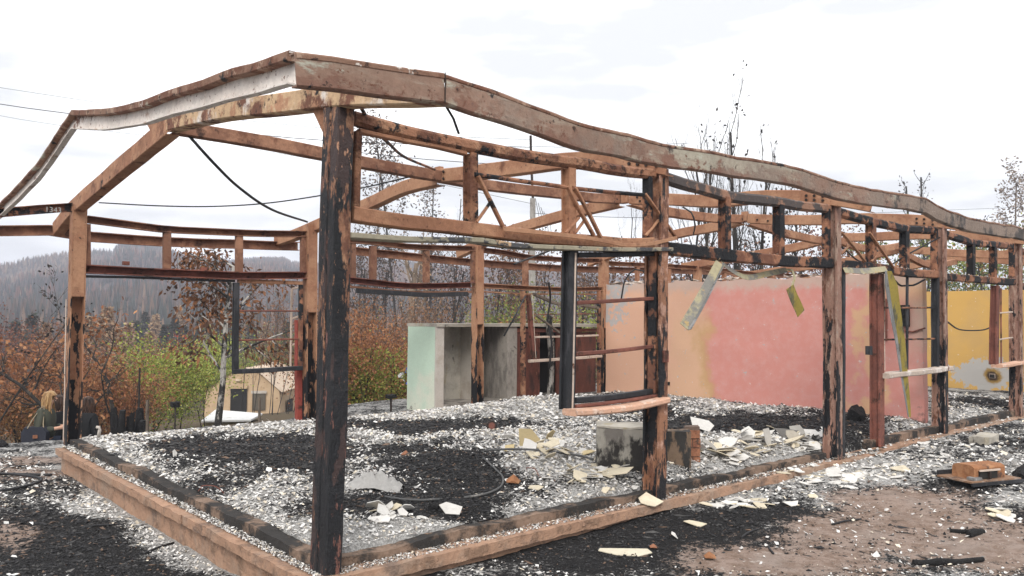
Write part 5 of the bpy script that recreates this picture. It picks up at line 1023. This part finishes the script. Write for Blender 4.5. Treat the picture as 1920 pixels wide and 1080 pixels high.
# right of the corner column
bush(700, 600, 16.5, 'green and orange bush right of the corner column', [(.19, .21, .05), (.27, .28, .07), (.12, .15, .04), (.34, .17, .07)], [4, 3, 1.5, 2.2], 10500, 20, ls=.075, wpx=150, spread=.28, sprout=(RUST, .56, -.35))
bush(752, 645, 18, 'orange dead-leaved bush beside the mint wall end', RUST, [4, 2, 3, 1], 6000, 21, ls=.075, wpx=90, spread=.25, sprout=(OLIVE, .66, .2))
bush(660, 610, 21, 'orange-leaved bush peeping out behind the corner column', RUST, [4, 2, 3, 1], 4500, 22, ls=.08, wpx=100, spread=.28)
bush(712, 590, 27, 'dense mass of dry brown twigs behind the green and orange bush', [(.2, .11, .06), (.14, .08, .05), (.26, .15, .085)], [1, 1, 1], 5500, 23, TWIG, ls=.1, wpx=190, spread=.3)
bush(775, 610, 26, 'dry brown twiggy bush left of the niche top', [(.17, .1, .06), (.12, .07, .05)], [1, 1], 3500, 24, TWIG, ls=.1, wpx=120, spread=.3)
def bare(px, ytop, dep, label, seed, n=0, group=None, q=BARE, r=None, P=BLK, bark='bark_burnt', name='burnt_tree', ls=.12, spread=.25, **k):
    b = spot(px, 600, dep, .2); H = top_h(px, ytop, dep, b); qq = dict(q); qq['r'] = r or .045+.006*H
    return plant(name, 'tree', label, b, H, qq, seed, M[bark], P, [1]*len(P), n, ls, spread, group, **k)
GB = 'burnt bare trees behind the ruin'
bare(766, 470, 42, 'burnt tree with a bare orange-brown trunk above the dry twigs', 30, 500, r=.32, bark='bark_pale', P=PALEC, ls=.15, spread=.3)
bare(697, 478, 44, 'burnt tree with fine upright twigs near the corner column', 31, 700, P=[(.12, .07, .05), (.08, .055, .045)], ls=.15)
bare(728, 495, 48, 'dark many-branched burnt tree between two clerestory mullions', 32, 900, P=[(.06, .045, .04), (.04, .035, .03)], ls=.16)
bare(826, 490, 40, 'burnt tree with dark stem left of the third far column', 33, 700, P=[(.12, .07, .05), (.05, .04, .035)], ls=.15)
bare(852, 494, 44, 'narrow scorched tree close beside the third far column', 34, 700, P=[(.14, .075, .05), (.06, .045, .04)], ls=.15)
bare(795, 500, 55, 'blackened tree in the gap above the niche top', 35, 900, P=[(.05, .04, .037), (.035, .03, .03)], ls=.18)
bare(660, 492, 56, 'blackened tree just right of the corner column edge', 36, 900, P=[(.05, .04, .037), (.09, .06, .05)], ls=.18)
for i, (px, yt, dp) in enumerate(((920, 505, 36), (955, 500, 40), (1020, 498, 38), (1085, 500, 42), (1110, 510, 34), (1060, 512, 50), (985, 505, 52))):
    bare(px, yt, dp, ['scorched brown thicket tree above the niche top', 'thin burnt tree left of the utility pole', 'burnt tree just right of the utility pole', 'dark burnt tree above the red-brown cabinet doors', 'scorched tree next to the pink wall end', 'far grey burnt tree behind the window frame', 'far burnt tree behind the utility pole'][i], 40+i, 1100, group=GB, P=[(.13, .075, .05), (.07, .05, .045), (.17, .1, .06)], ls=.16, spread=.4)
bush(945, 560, 30, 'yellow-green bush left of the utility pole above the niche', OLIVE, [3, 3, 1, 1], 5000, 50, ls=.13, wpx=110, spread=.4)
bush(1075, 575, 28, 'yellow-green bush seen through the tilted window frame', GREEN, [3, 3, 2, 2], 5000, 51, ls=.12, wpx=120, spread=.35)
bush(1010, 610, 26, 'brown shrub behind the niche top slab', RUST, [1, 2, 1, 3], 3500, 52, ls=.1, wpx=150, spread=.3)
# trees standing against the sky
for i, (px, yt, dp, lab) in enumerate(((757, 205, 58, 'tall sparse scorched eucalyptus seen through the first clerestory'), (692, 262, 62, 'thin scorched eucalyptus close to the corner column against the sky'), (800, 335, 64, 'lower scorched eucalyptus left of the first mullion'), (838, 350, 70, 'thin bare eucalyptus right of the lower one'))):
    bare(px, yt, dp, lab, 60+i, [1500, 900, 800, 60][i], q=EUCA, r=.11, P=[(.10, .075, .06), (.16, .115, .085), (.06, .05, .045)], ls=.24, spread=.42, droop=.9, bark='bark_burnt', name='eucalyptus')
for i, (px, yt, dp, lab) in enumerate(((1388, 228, 26, 'tallest bare black tree rising above the front fascia'), (1300, 268, 28, 'bare black tree with fine twigs just right of the second column'), (1350, 262, 30, 'bare black sapling left of the tallest bare tree'), (1432, 300, 26, 'bare black tree right of the tallest one'), (1275, 300, 33, 'thin bare tree close behind the second column'), (1478, 385, 30, 'short burnt tree left of the third column'), (1408, 330, 36, 'forked bare tree behind the third ridge bay'))):
    bare(px, yt, dp, lab, 70+i, [60, 20, 10, 40, 10, 260, 30][i], q=dict(BARE, kids=[9, 6, 4], trop=.3, ang=(18, 42)), r=.085, ls=.15, spread=.12)
bare(1176, 385, 60, 'small bare tree in the gap left of the second column', 80, 40, r=.09)
for i, (px, yt, dp, lab) in enumerate(((1712, 318, 70, 'dead black tree above the front fascia, left of a pair'), (1737, 330, 72, 'dead black tree above the front fascia, right of a pair'), (1752, 352, 76, 'short dead tree right of the dead pair'), (1832, 388, 80, 'dead snag tip sticking up left of the sparse eucalyptus'))):
    bare(px, yt, dp, lab, 83+i, 120, q=dict(EUCA, kids=[16, 4, 3], len=.11, first=.5), r=.2, ls=.25, spread=.2)
bare(1881, 328, 70, 'sparse grey-brown eucalyptus standing alone at the upper right', 88, 1500, q=dict(EUCA, first=.42, len=.24), r=.14, P=[(.2, .15, .12), (.14, .11, .09), (.25, .2, .16)], ls=.28, spread=.35, droop=.7, name='eucalyptus', bark='bark_pale')
for i, (px, yt, dp, lab, P) in enumerate(((1490, 440, 45, 'dark scorched tree crown behind the bay right of the third column', PURP), (1540, 455, 50, 'brown scorched crown left of the third column head', DEAD), (1450, 470, 44, 'dark dead crown behind the clerestory', BLK), (1640, 470, 44, 'green-brown crown behind the door bay clerestory', OLIVE), (1720, 450, 48, 'olive tree crown behind the fourth bay', OLIVE), (1790, 455, 50, 'green tree crown above the yellow wall', GREEN), (1850, 462, 46, 'olive tree crown at the right end above the yellow wall', OLIVE), (1925, 455, 52, 'green tree crown cut by the right edge', GREEN), (1585, 480, 46, 'brown scorched bush crown behind the door column', RUST), (1400, 480, 50, 'brown scorched crown behind the pink wall', DEAD), (1330, 485, 48, 'dark scorched crown behind the pink wall, near the second column', PURP), (1270, 490, 50, 'purple-brown scorched crown right of the second column', PURP), (1215, 495, 48, 'brown scorched crown above the left end of the pink wall', DEAD))):
    bare(px, yt, dp, lab, 100+i, 500 if P is BLK else 1700, q=dict(LEAFY, first=.3, trop=.1), r=.10, P=P, ls=.2, spread=.55, name='scorched_tree')
# burnt stump, stakes
b = Vector(spot(233, 600, 13)); st = thing('burnt_stump', 'charred black tree stump with jagged tips behind the left end of the floor', 'stump', b)
k = MB(); zt_ = ad(233, 768, 13).z-b.z
for i in range(9):
    o = Vector((rnd.uniform(-.28, .28), rnd.uniform(-.2, .2), 0)); sweep(k, [b+o, b+o*1.1+Vector((0, 0, zt_*.5)), b+o*1.25+Vector((rnd.uniform(-.05, .05), 0, zt_*rnd.uniform(.75, 1.05)))], p_tube(rnd.uniform(.06, .12), 7), (0, 1, 0), jit=.05, taper=lambda t: 1-.55*t, step=.15)
obj('stump_wood', k, M['char'], st)
def stake(px, ytop, dep, r, m, label, head=None, lean=0):
    t = ad(px, ytop, dep); b = Vector((t.x+lean, t.y, float(terrain(t.x, t.y))-.1)); s = thing('stake', label, 'stake', b); k = sweep(MB(), [b, b.lerp(t, .5), t], p_tube(r, 7), (0, 1, 0), jit=r*.3); obj('shaft', k, m, s)
    if head: k = MB(); box(k, t+Vector((-head[0], -head[1], -.01)), t+Vector((head[0], head[1], head[2])), jit=.02); obj('head_box', k, M['char'], s)
stake(277, 750, 14, .03, M['wood_grey'], 'grey wooden stake in front of the green bush'); stake(329, 762, 13, .014, M['bark_burnt'], 'thin stake with a black box on top behind the floor', (.065, .05, .07)); stake(487, 745, 14, .025, M['wood_grey'], 'grey wooden stake in front of the tent window')
stake(733, 745, 13.2, .018, M['bolt'], 'metal stake carrying a small black box in front of the green and orange bush', (.07, .05, .045)); stake(657, 600, 20, .02, M['wood_grey'], 'thin grey post just right of the corner column')
stake(262, 690, 15, .018, M['bark_burnt'], 'thin black stake left of the green bush')
# scorched conifers and dead trunks of the valley floor, seen past the far window
def conifer(px, yt, dep, label, P, seed, n=1400, group='scorched trees on the valley floor', w=.16):
    b = spot(px, 600, dep, .3); H = top_h(px, yt, dep, b); t = thing('scorched_conifer', label, 'tree', b, group); k = sweep(MB(), [b, Vector(b)+Vector((0, 0, H))], p_tube(.012*H+.05, 5), (0, 1, 0), jit=0, step=H/4, taper=lambda q: 1-.9*q); obj('trunk', k, M['bark_burnt'], t)
    u = nr.random(n)**.8; a = nr.uniform(0, 6.28, n); lob = 1+.35*np.sin(a*3+seed)+.3*np.sin(u*40+seed); rr_ = np.sqrt(nr.random(n))*H*w*(1-u)**.8*lob*1.1+.05; C = np.stack([b[0]+np.cos(a)*rr_, b[1]+np.sin(a)*rr_, b[2]+H*(.18+.82*u)], 1)
    obj('crown', leaf_quads(C, np.stack([np.cos(a), np.sin(a), -.3+0*a], 1), H*.045*nr.uniform(.6, 1.3, n), pal(n, P, [1]*len(P)), .5, .2), M['leaf'], t, col=True)
for i, (px, yt, dp, c) in enumerate(((201, 576, 60, 0), (168, 594, 58, 0), (222, 612, 55, 0), (282, 622, 62, 0), (241, 605, 70, 0), (328, 596, 90, 1), (292, 590, 95, 0), (255, 600, 88, 1), (345, 612, 80, 1), (375, 600, 92, 1), (395, 612, 84, 0), (310, 608, 84, 1), (430, 615, 95, 1), (360, 628, 74, 1), (60, 590, 75, 1), (88, 606, 70, 0), (30, 600, 80, 1), (470, 600, 95, 1), (500, 606, 90, 0), (335, 575, 110, 0), (410, 590, 112, 1), (272, 585, 105, 1), (180, 610, 66, 1), (540, 605, 85, 1))):
    conifer(px, yt, dp, ['pale brown scorched conifer', 'dark blackened conifer'][c]+' on the valley floor below the hills, '+['left of the corner column', 'right of the corner column', 'near the big green bush', 'behind the dead leafy tree', 'by the far window frame'][0 if px < 120 else 1 if px < 245 else 2 if px < 340 else 3 if px < 435 else 4], PALEC if c == 0 else [(.05, .045, .04), (.08, .065, .055), (.045, .055, .04)], i, w=.15)
bush(352, 640, 50, 'crimson-leaved shrub behind the big green bush', [(.3, .05, .035), (.22, .04, .03)], [1, 1], 2500, 140, ls=.14, wpx=40, spread=.3)
_seen = {}
for o in [o for o in COL.objects if o.get('group') == 'scorched trees on the valley floor']: _seen.setdefault(o['label'], []).append(o)
for l, L in _seen.items():
    if len(L) > 1:
        L.sort(key=lambda o: -o.children[0].dimensions.z)
        for o, w in zip(L, ('tallest', 'second tallest', 'third tallest', 'second lowest', 'lowest') if len(L) == 5 else ('tallest', 'second tallest', 'second lowest', 'lowest') if len(L) == 4 else ('tallest', 'middle', 'lowest') if len(L) == 3 else ('taller', 'lower')): o['label'] = w+' '+l.replace(' on the valley floor below the hills', ' below the hills')
# hillside forest: far too many to count
def spikes(n, r0_, r1_, a0, a1, hlo, hhi, wf_, P, name, label, sides=4):
    r = np.sqrt(nr.uniform(r0_**2, r1_**2, n)); a = nr.uniform(a0, a1, n); X = CAM.x+r*np.sin(a); Y = CAM.y+r*np.cos(a); keep = fbm(X/60, Y/60, 91) > wf_; X, Y = X[keep], Y[keep]; n = len(X)
    Z = terrain(X, Y); H = nr.uniform(hlo, hhi, n); W_ = H*nr.uniform(.10, .2, n); an = nr.uniform(0, 6.28, n); V = np.zeros((n, 5, 3))
    for j in range(3): V[:, j] = np.stack([X+W_*np.cos(an+j*2.094), Y+W_*np.sin(an+j*2.094), Z+H*.12], 1)
    V[:, 3] = np.stack([X, Y, Z+H], 1); V[:, 4] = np.stack([X, Y, Z-.5], 1)
    F = np.array([[0, 1, 3], [1, 2, 3], [2, 0, 3], [1, 0, 4], [2, 1, 4], [0, 2, 4]]); cl = (fbm(X/90, Y/90, 95)*len(P)*1.4-.2*len(P)+nr.normal(0, .6, n)).astype(int).clip(0, len(P)-1)
    mb = MB(); mb.addn(V.reshape(-1, 3), (F[None]+5*np.arange(n)[:, None, None]).reshape(-1, 3), np.repeat(np.array(P)[cl]*nr.uniform(.7, 1.3, (n, 1)), 5, 0)); tag(obj(name, mb, M['leaf'], col=True, loc=(0, 0, 0)), label, 'forest', kind='stuff')
aL, aR = YAW-.68, YAW+.75
HP = [(.05, .042, .05), (.10, .075, .075), (.045, .05, .045), (.17, .085, .065), (.24, .17, .13), (.065, .055, .062), (.17, .15, .155)]
spikes(60000, 300, 760, aL, aR, 1.8, 4.4, .33, HP, 'hillside_forest', 'burnt grey-brown forest covering the distant hills')
spikes(7000, 110, 300, aL, aR, 3, 6, .42, [(.05, .045, .042), (.12, .08, .06), (.05, .055, .045), (.2, .13, .09)], 'valley_forest', 'burnt mixed forest at the foot of the hills')
# ------------------------------------------------------------------ tent, low roof, people, pole and wires
td = 44; tb = ad(445, 830, td); gy = tb.z
tn = thing('canvas_tent', 'tan canvas tent with dark doorway and pale roof below the far window', 'tent', tb)
e1 = (r0*.98+Vector((fw.x, fw.y, 0))*.10).normalized(); e2 = Vector((-e1.y, e1.x, 0)); UPV = Vector((0, 0, 1))
def tl(px, py, dz=0): return ad(px, py, td)
s_ = td/FPX
def TP(u, w, z): return tuple(tb+e1*u+e2*w+UPV*z)         # u across the gable, w back, z up
uL, uR = (380-445)*s_, (525-445)*s_; um = (uL+uR)/2+.1; hE, hR = (830-733)*s_, (830-690)*s_; D_ = 6.5
k = MB(); k.add([TP(uL, 0, 0), TP(uR, 0, 0), TP(uR-.15, .05, hE), TP(um+.75, .08, hR-.25), TP(um, .1, hR), TP(um-.75, .08, hR-.25), TP(uL+.15, .05, hE)], [(0, 1, 2, 3, 4, 5, 6)]); obj('gable_wall', k, M['tent'], tn)
k = MB(); k.add([TP(uR, 0, 0), TP(uR+.4, D_, 0), TP(uR+.25, D_, hE), TP(uR-.15, .05, hE)], [(0, 1, 2, 3)]); k.add([TP(uL, 0, 0), TP(uL+.4, D_, 0), TP(uL+.55, D_, hE), TP(uL+.15, .05, hE)], [(3, 2, 1, 0)]); obj('side_wall', k, M['tent'], tn)
k = MB(); rp = [(uL+.05, hE-.05), (um-.75, hR-.24), (um, hR+.01), (um+.75, hR-.24), (uR+.0, hE-.08)]
V = []
for i in range(7):
    for (u, z) in rp: V.append(TP(u+.4*i/6, -.06+(D_+.1)*i/6, z-.07*math.sin(math.pi*i/6)*(1 if i % 2 else .4)))
k.add(V, [(i*5+j, i*5+j+1, (i+1)*5+j+1, (i+1)*5+j) for i in range(6) for j in range(4)]); obj('roof', k, M['tent_roof'], tn)
def tq(name, a, b_, m, w=-.02, par=tn):
    k = MB(); (u0_, z0_), (u1_, z1_) = a, b_; lo = [TP(u0_, w, z0_), TP(u1_, w, z0_), TP(u1_, w, z1_), TP(u0_, w, z1_)]; hi = [TP(u0_, w-.03, z0_), TP(u1_, w-.03, z0_), TP(u1_, w-.03, z1_), TP(u0_, w-.03, z1_)]
    k.add(lo+hi, [(4, 5, 6, 7), (0, 3, 2, 1), (0, 1, 5, 4), (1, 2, 6, 5), (2, 3, 7, 6), (3, 0, 4, 7)]); return obj(name, k, m, par)
def U(px): return (px-445)*s_
def Z(py): return (830-py)*s_
dr = tq('doorway', (U(431), Z(775)), (U(461), Z(729)), M['dark_in']); tq('door_flap', (U(428), Z(729)), (U(462), Z(720)), M['tent'], -.08, dr)  # flat dark panel: the shade inside the tent is put into its colour
wn = tq('window', (U(471), Z(769)), (U(495), Z(737)), layered('mesh_screen', (.10, .085, .065), bump=0)); tq('window_flap', (U(469), Z(738)), (U(497), Z(733)), M['palepl'], -.06, wn)
tq('vent', (U(440), Z(715)), (U(450), Z(711)), M['tent_roof'])
k = MB(); k.add([TP(uR+.02+.06*(w/1.), w, z) for w, z in ((1.2, 1.2), (2.6, 1.2), (2.6, 2.2), (1.2, 2.2))], [(0, 1, 2, 3)]); obj('window', k, M['dark_in'], tn)
lr = thing('low_roof', 'low white sheet roof over a cream wall in front of the tent', 'shed', ad(430, 830, 30))
k = MB(); P4 = [ad(377, 789, 29), ad(470, 787, 29), ad(492, 775, 33), ad(404, 768, 33)]; k.add([tuple(p) for p in P4]+[tuple(p-Vector((0, 0, .06))) for p in P4], [(0, 1, 2, 3), (7, 6, 5, 4), (0, 4, 5, 1), (1, 5, 6, 2), (2, 6, 7, 3), (3, 7, 4, 0)]); obj('roof_sheet', k, M['white_sheet'], lr)
P4 = [ad(380, 791, 29.3), ad(468, 789, 29.3), ad(468, 850, 29.3), ad(380, 850, 29.3)]; k = MB(); e = Vector((fw.x, fw.y, 0))*.12; k.add([tuple(p) for p in P4]+[tuple(p+e) for p in P4], [(3, 2, 1, 0), (4, 5, 6, 7), (0, 1, 5, 4), (1, 2, 6, 5), (2, 3, 7, 6), (3, 0, 4, 7)]); obj('wall', k, M['cream'], lr)
# blue and white bundle behind the bush
p = ad(762, 706, 15.5); bn = MB()
for i in range(7):
    o = Vector((rnd.uniform(-.12, .12), rnd.uniform(-.05, .05), rnd.uniform(-.15, .12))); V = [tuple(p+o+Vector((rnd.uniform(-.09, .09), rnd.uniform(-.04, .04), rnd.uniform(-.1, .1)))) for _ in range(6)]; bn.add(V, [(0, 1, 2), (0, 2, 3), (0, 3, 4), (1, 4, 5), (2, 5, 3), (1, 2, 5)], [(.12, .15, .5), (.6, .6, .62), (.1, .12, .42)][i % 3])
tag(obj('blue_white_bundle', bn, M['sheet'], col=True), 'blue and white bundle behind the bush beside the mint wall', 'bag')

def skin_mesh(J, E, rad, sub=2):
    me = bpy.data.meshes.new('t'); me.from_pydata([tuple(j) for j in J], E, []); o = bpy.data.objects.new('t', me); COL.objects.link(o)
    s = o.modifiers.new('s', 'SKIN'); s.use_smooth_shade = True; o.modifiers.new('d', 'SUBSURF').levels = sub; 
    for i, v in enumerate(me.skin_vertices[0].data): v.radius = rad[i] if isinstance(rad[i], tuple) else (rad[i], rad[i]); v.use_root = i == 0
    bpy.context.view_layer.update(); m2 = bpy.data.meshes.new_from_object(o.evaluated_get(bpy.context.evaluated_depsgraph_get())); COL.objects.unlink(o); bpy.data.objects.remove(o); return m2
def mesh_child(name, me, m, par):
    me.materials.clear(); me.materials.append(m); o = bpy.data.objects.new(name, me); COL.objects.link(o); o.parent = par; return o
def person(px, yhead, dep, yaw, label, hair, jacket, trousers, H=1.66, reach=True, extra=None):
    top = ad(px, yhead, dep); base = Vector((top.x, top.y, top.z-H)); t = thing('person', label, 'person', base); t.rotation_euler = (0, 0, yaw); k = H/1.66      # faces +x
    V_ = lambda *a: Vector(a)*k
    J = [V_(0, 0, .92), V_(.0, 0, 1.1), V_(.0, 0, 1.3), V_(.02, 0, 1.42), V_(.05, 0, 1.49), V_(.07, 0, 1.56)]; E = [(0, 1), (1, 2), (2, 3), (3, 4), (4, 5)]; Rr = [(.15, .17), (.115, .14), (.125, .165), (.06, .07), (.05, .05), (.08, .075)]
    for s in (-1, 1):
        i = len(J); J += [V_(0, .1*s, .86), V_(.03, .1*s, .48), V_(-.02, .1*s, .1), V_(.13, .11*s, .04)]; E += [(0, i), (i, i+1), (i+1, i+2), (i+2, i+3)]; Rr += [.085, .06, .045, .035]
        i = len(J); el = V_(-.02, .24*s, 1.08); ha = V_(.30, .12*s, 1.13) if reach else V_(.14, .2*s, .9); wr = el.lerp(ha, .72)
        J += [V_(0, .17*s, 1.36), el, wr, ha]; E += [(2, i), (i, i+1), (i+1, i+2), (i+2, i+3)]; Rr += [.055, .042, .03, .028]
        for f in range(5):
            h = len(J); dv = (ha-el).normalized(); off = Vector((0, 0, .022*(f-1.5))) if f < 4 else Vector((0, -.03*s, .03)); J += [ha+dv*.03+off, ha+dv*(.075 if f < 4 else .045)+off+Vector((0, -.02*s, -.005))]; E += [(i+3, h), (h, h+1)]; Rr += [.009, .008]
    body = mesh_child('body', skin_mesh(J, E, Rr), M['skin'], t)
    # face
    hd = V_(.07, 0, 1.57)
    f = MB(); 
    for (o, q) in (((.085, 0, -.005), (.02, .012, .018)), ((.07, .03, .015), (.012, .014, .008)), ((.07, -.03, .015), (.012, .014, .008)), ((.075, 0, -.04), (.01, .025, .006)), ((0, .08, -.005), (.018, .01, .03)), ((0, -.08, -.005), (.018, .01, .03))):
        for a, b_ in ((0, 0),):
            c = hd+Vector(o)*k; V = [tuple(c+Vector((x*q[0], y*q[1], z*q[2]))) for x, y, z in ((1, 0, 0), (-1, 0, 0), (0, 1, 0), (0, -1, 0), (0, 0, 1), (0, 0, -1))]; f.add([tuple(Vector(v)+base) for v in V], [(0, 2, 4), (2, 1, 4), (1, 3, 4), (3, 0, 4), (2, 0, 5), (1, 2, 5), (3, 1, 5), (0, 3, 5)])
    obj('face_features', f, M['skin'], t)
    # jacket: torso and sleeves a little outside the body
    J2 = J[:4]; E2 = [(0, 1), (1, 2), (2, 3)]; R2 = [(.185, .215), (.16, .185), (.155, .195), (.085, .095)]
    for s in (-1, 1):
        i = len(J2); el = V_(-.02, .24*s, 1.08); ha = V_(.30, .12*s, 1.13) if reach else V_(.14, .2*s, .9); J2 += [V_(0, .18*s, 1.36), el, el.lerp(ha, .68)]; E2 += [(2, i), (i, i+1), (i+1, i+2)]; R2 += [.075, .06, .047]
    mesh_child('jacket', skin_mesh(J2, E2, R2), jacket, t)
    J3 = [V_(0, 0, .93)]; E3 = []; R3 = [(.165, .18)]
    for s in (-1, 1): i = len(J3); J3 += [V_(0, .1*s, .84), V_(.03, .1*s, .48), V_(-.02, .1*s, .1)]; E3 += [(0, i), (i, i+1), (i+1, i+2)]; R3 += [.105, .078, .06]
    mesh_child('trousers', skin_mesh(J3, E3, R3), trousers, t)
    # hair: cap plus hanging locks
    hb = MB(); rr = random.Random(int(px)); c = base+hd+Vector((-.005, 0, .02))*k
    V = []; nu, nv = 14, 8
    for j in range(nv+1):
        for i in range(nu):
            a = 2*math.pi*i/nu; ph = math.pi*.62*j/nv; q = Vector((math.sin(ph)*math.cos(a)*.098, math.sin(ph)*math.sin(a)*.095, math.cos(ph)*.10))
            if math.cos(a) > .35: q.z = max(q.z, .03)
            V.append(tuple(c+q*k+noise.noise_vector(c+q*30)*.006))
    hb.add(V, [(j*nu+i, j*nu+(i+1) % nu, (j+1)*nu+(i+1) % nu, (j+1)*nu+i) for j in range(nv) for i in range(nu)])
    for i in range(46):
        a = rr.uniform(R(70), R(290)); p0 = c+Vector((math.cos(a)*.075, math.sin(a)*.08, rr.uniform(-.02, .07)))*k; o = Vector((math.cos(a), math.sin(a), 0)); L = rr.uniform(.2, .34)*k
        sweep(hb, [p0, p0+o*.035+Vector((0, 0, -L*.4)), p0+o*rr.uniform(.0, .05)+Vector((rr.uniform(-.02, .05), 0, -L))], p_tube(.022, 5), (0, 1, .1), jit=.006, taper=lambda t: 1-.75*t, step=.06)
    obj('hair', hb, hair, t)
    return t, base, k
wa, wb, wk = person(86, 736, 12.6, -YAW+R(12)+R(0), 'blond woman in an olive jacket looking at the phone in her hand', M['blond'], M['olive'], M['denim'])
pa_, pb_, _ = person(117, 744, 13.3, -YAW+R(150), 'person in black with a yellow waistband mostly hidden by the far corner column', M['brunette'], M['blackcloth'], M['blackcloth'], 1.68)
ja = skin_mesh([Vector((0, 0, .93)), Vector((0, 0, 1.0))], [(0, 1)], [(.2, .23), (.19, .22)]); mesh_child('waistband', ja, M['yellow'], pa_)
pc_, pd_, _ = person(160, 747, 12.9, -YAW+R(75), 'dark-haired person in black standing right of the far corner column', M['brunette'], M['blackcloth'], M['blackcloth'], 1.62, reach=False)
# shoulder bag and phone, each held by the blond woman
Mr = Matrix.Rotation(wa.rotation_euler.z, 3, 'Z')
def wp(x, y, z): return wb+Mr @ Vector((x, y, z))
bg = thing('shoulder_bag', 'dark navy shoulder bag with khaki strap hanging on the blond woman', 'bag', wp(-.05, -.25, .92))
k = MB(); V = [];
for (x, z) in ((-.2, .92), (-.21, 1.08), (-.16, 1.16), (.12, 1.16), (.17, 1.08), (.16, .92), (.1, .87), (-.14, .87)): V += [tuple(wp(x-.03, -.19, z)), tuple(wp(x*.92-.03, -.33, z))]
k.add(V, [(2*i, 2*((i+1) % 8), 2*((i+1) % 8)+1, 2*i+1) for i in range(8)]+[tuple(range(0, 16, 2))[::-1], tuple(range(1, 16, 2))]); obj('pouch', k, M['bagm'], bg)
bar('strap', [wp(.08, -.30, 1.14), wp(.06, -.26, 1.2), wp(.02, -.12, 1.45)], p_box(.045, .012), M['strap'], bg, (1, 0, 0), jit=0); bar('strap', [wp(-.14, -.32, 1.14), wp(-.09, -.27, 1.27), wp(.0, -.12, 1.46)], p_box(.045, .012), M['strap'], bg, (1, 0, 0), jit=0)
k = MB(); c = wp(-.02, -.345, 1.02); box(k, c+Vector((-.03, -.015, -.025)), c+Vector((.03, .015, .025))); obj('badge', k, M['brick'], bg)
ph = MB(); c = wp(.40, .02, 1.16); box(ph, c+Vector((-.05, -.05, -.01)), c+Vector((.05, .05, .01))); tag(obj('phone', ph, M['palepl'], loc=c), 'pale phone held by the blond woman', 'phone')
# utility pole and wires
pbse = spot(1001, 600, 30, .3); pt = ad(999, 372, 30); up_ = thing('utility_pole', 'pale concrete utility pole with a thin dark rod on top behind the ruin', 'pole', pbse)
k = sweep(MB(), [Vector((pt.x, pt.y, pbse[2])), pt], p_box(.24, .20, .03), (0, 1, 0), jit=0, taper=lambda t: 1.15-.4*t, step=1); obj('shaft', k, M['pole'], up_)
k = sweep(MB(), [pt, ad(996, 300, 30), ad(995, 254, 30)], p_tube(.05, 6), (0, 1, 0), jit=.01); obj('top_rod', k, M['bolt'], up_)
for i in range(5): bar('drop_wire', [ad(1004+i*5, 372+i*8, 29.8), ad(1012+i*5, 420, 29.7), ad(1008+i*7, 470, 29.6)], p_tube(.012, 4), M['wire'], up_, (0, 1, 0), jit=.02)
WL = [('upper thin power line crossing the sky on the left', [(-60, 155, 34), (170, 190, 33), (345, 214, 32), (700, 248, 31), (995, 262, 30)], .008), ('dark power line running to the gable fascia on the left', [(-60, 186, 30), (130, 213, 30), (540, 258, 30), (760, 270, 30), (997, 276, 30)], .014), ('lower thin power line crossing the sky on the left', [(-60, 206, 36), (105, 234, 35), (440, 275, 34), (700, 320, 33), (998, 382, 30)], .007), ('power line seen through the first clerestory', [(620, 280, 31), (800, 299, 31), (935, 308, 31), (998, 310, 30)], .013), ('power line right of the utility pole', [(998, 274, 30), (1100, 276, 32), (1300, 268, 36)], .008), ('thin power line low across the clerestory', [(998, 400, 30), (1200, 408, 34), (1500, 404, 44), (1930, 388, 60)], .010)]
for lab, L, r in WL: tag(obj('power_line', sweep(MB(), [ad(*q) for q in L], p_tube(r, 4), step=1.2, jit=0), M['wire'], loc=ad(*L[0])), lab, 'wire')
# ------------------------------------------------------------------ air
HZ = True
if HZ:  # air between the ruin and the hills
    k = MB(); box(k, (CAM.x-2600, CAM.y-2600, -70), (CAM.x+2600, CAM.y+2600, 82)); hm = bpy.data.materials.new('air'); hm.use_nodes = True; hn = hm.node_tree; hn.nodes.clear(); ho = hn.nodes.new('ShaderNodeOutputMaterial'); hv = hn.nodes.new('ShaderNodeVolumePrincipled'); hv.inputs['Color'].default_value = (.83, .87, 1.0, 1); hv.inputs['Density'].default_value = .00105; hn.links.new(hv.outputs[0], ho.inputs[1])
    h = obj('haze', k, hm, loc=(0, 0, 0)); tag(h, 'thin pale haze lying over the valley and the hills', 'haze', kind='stuff')
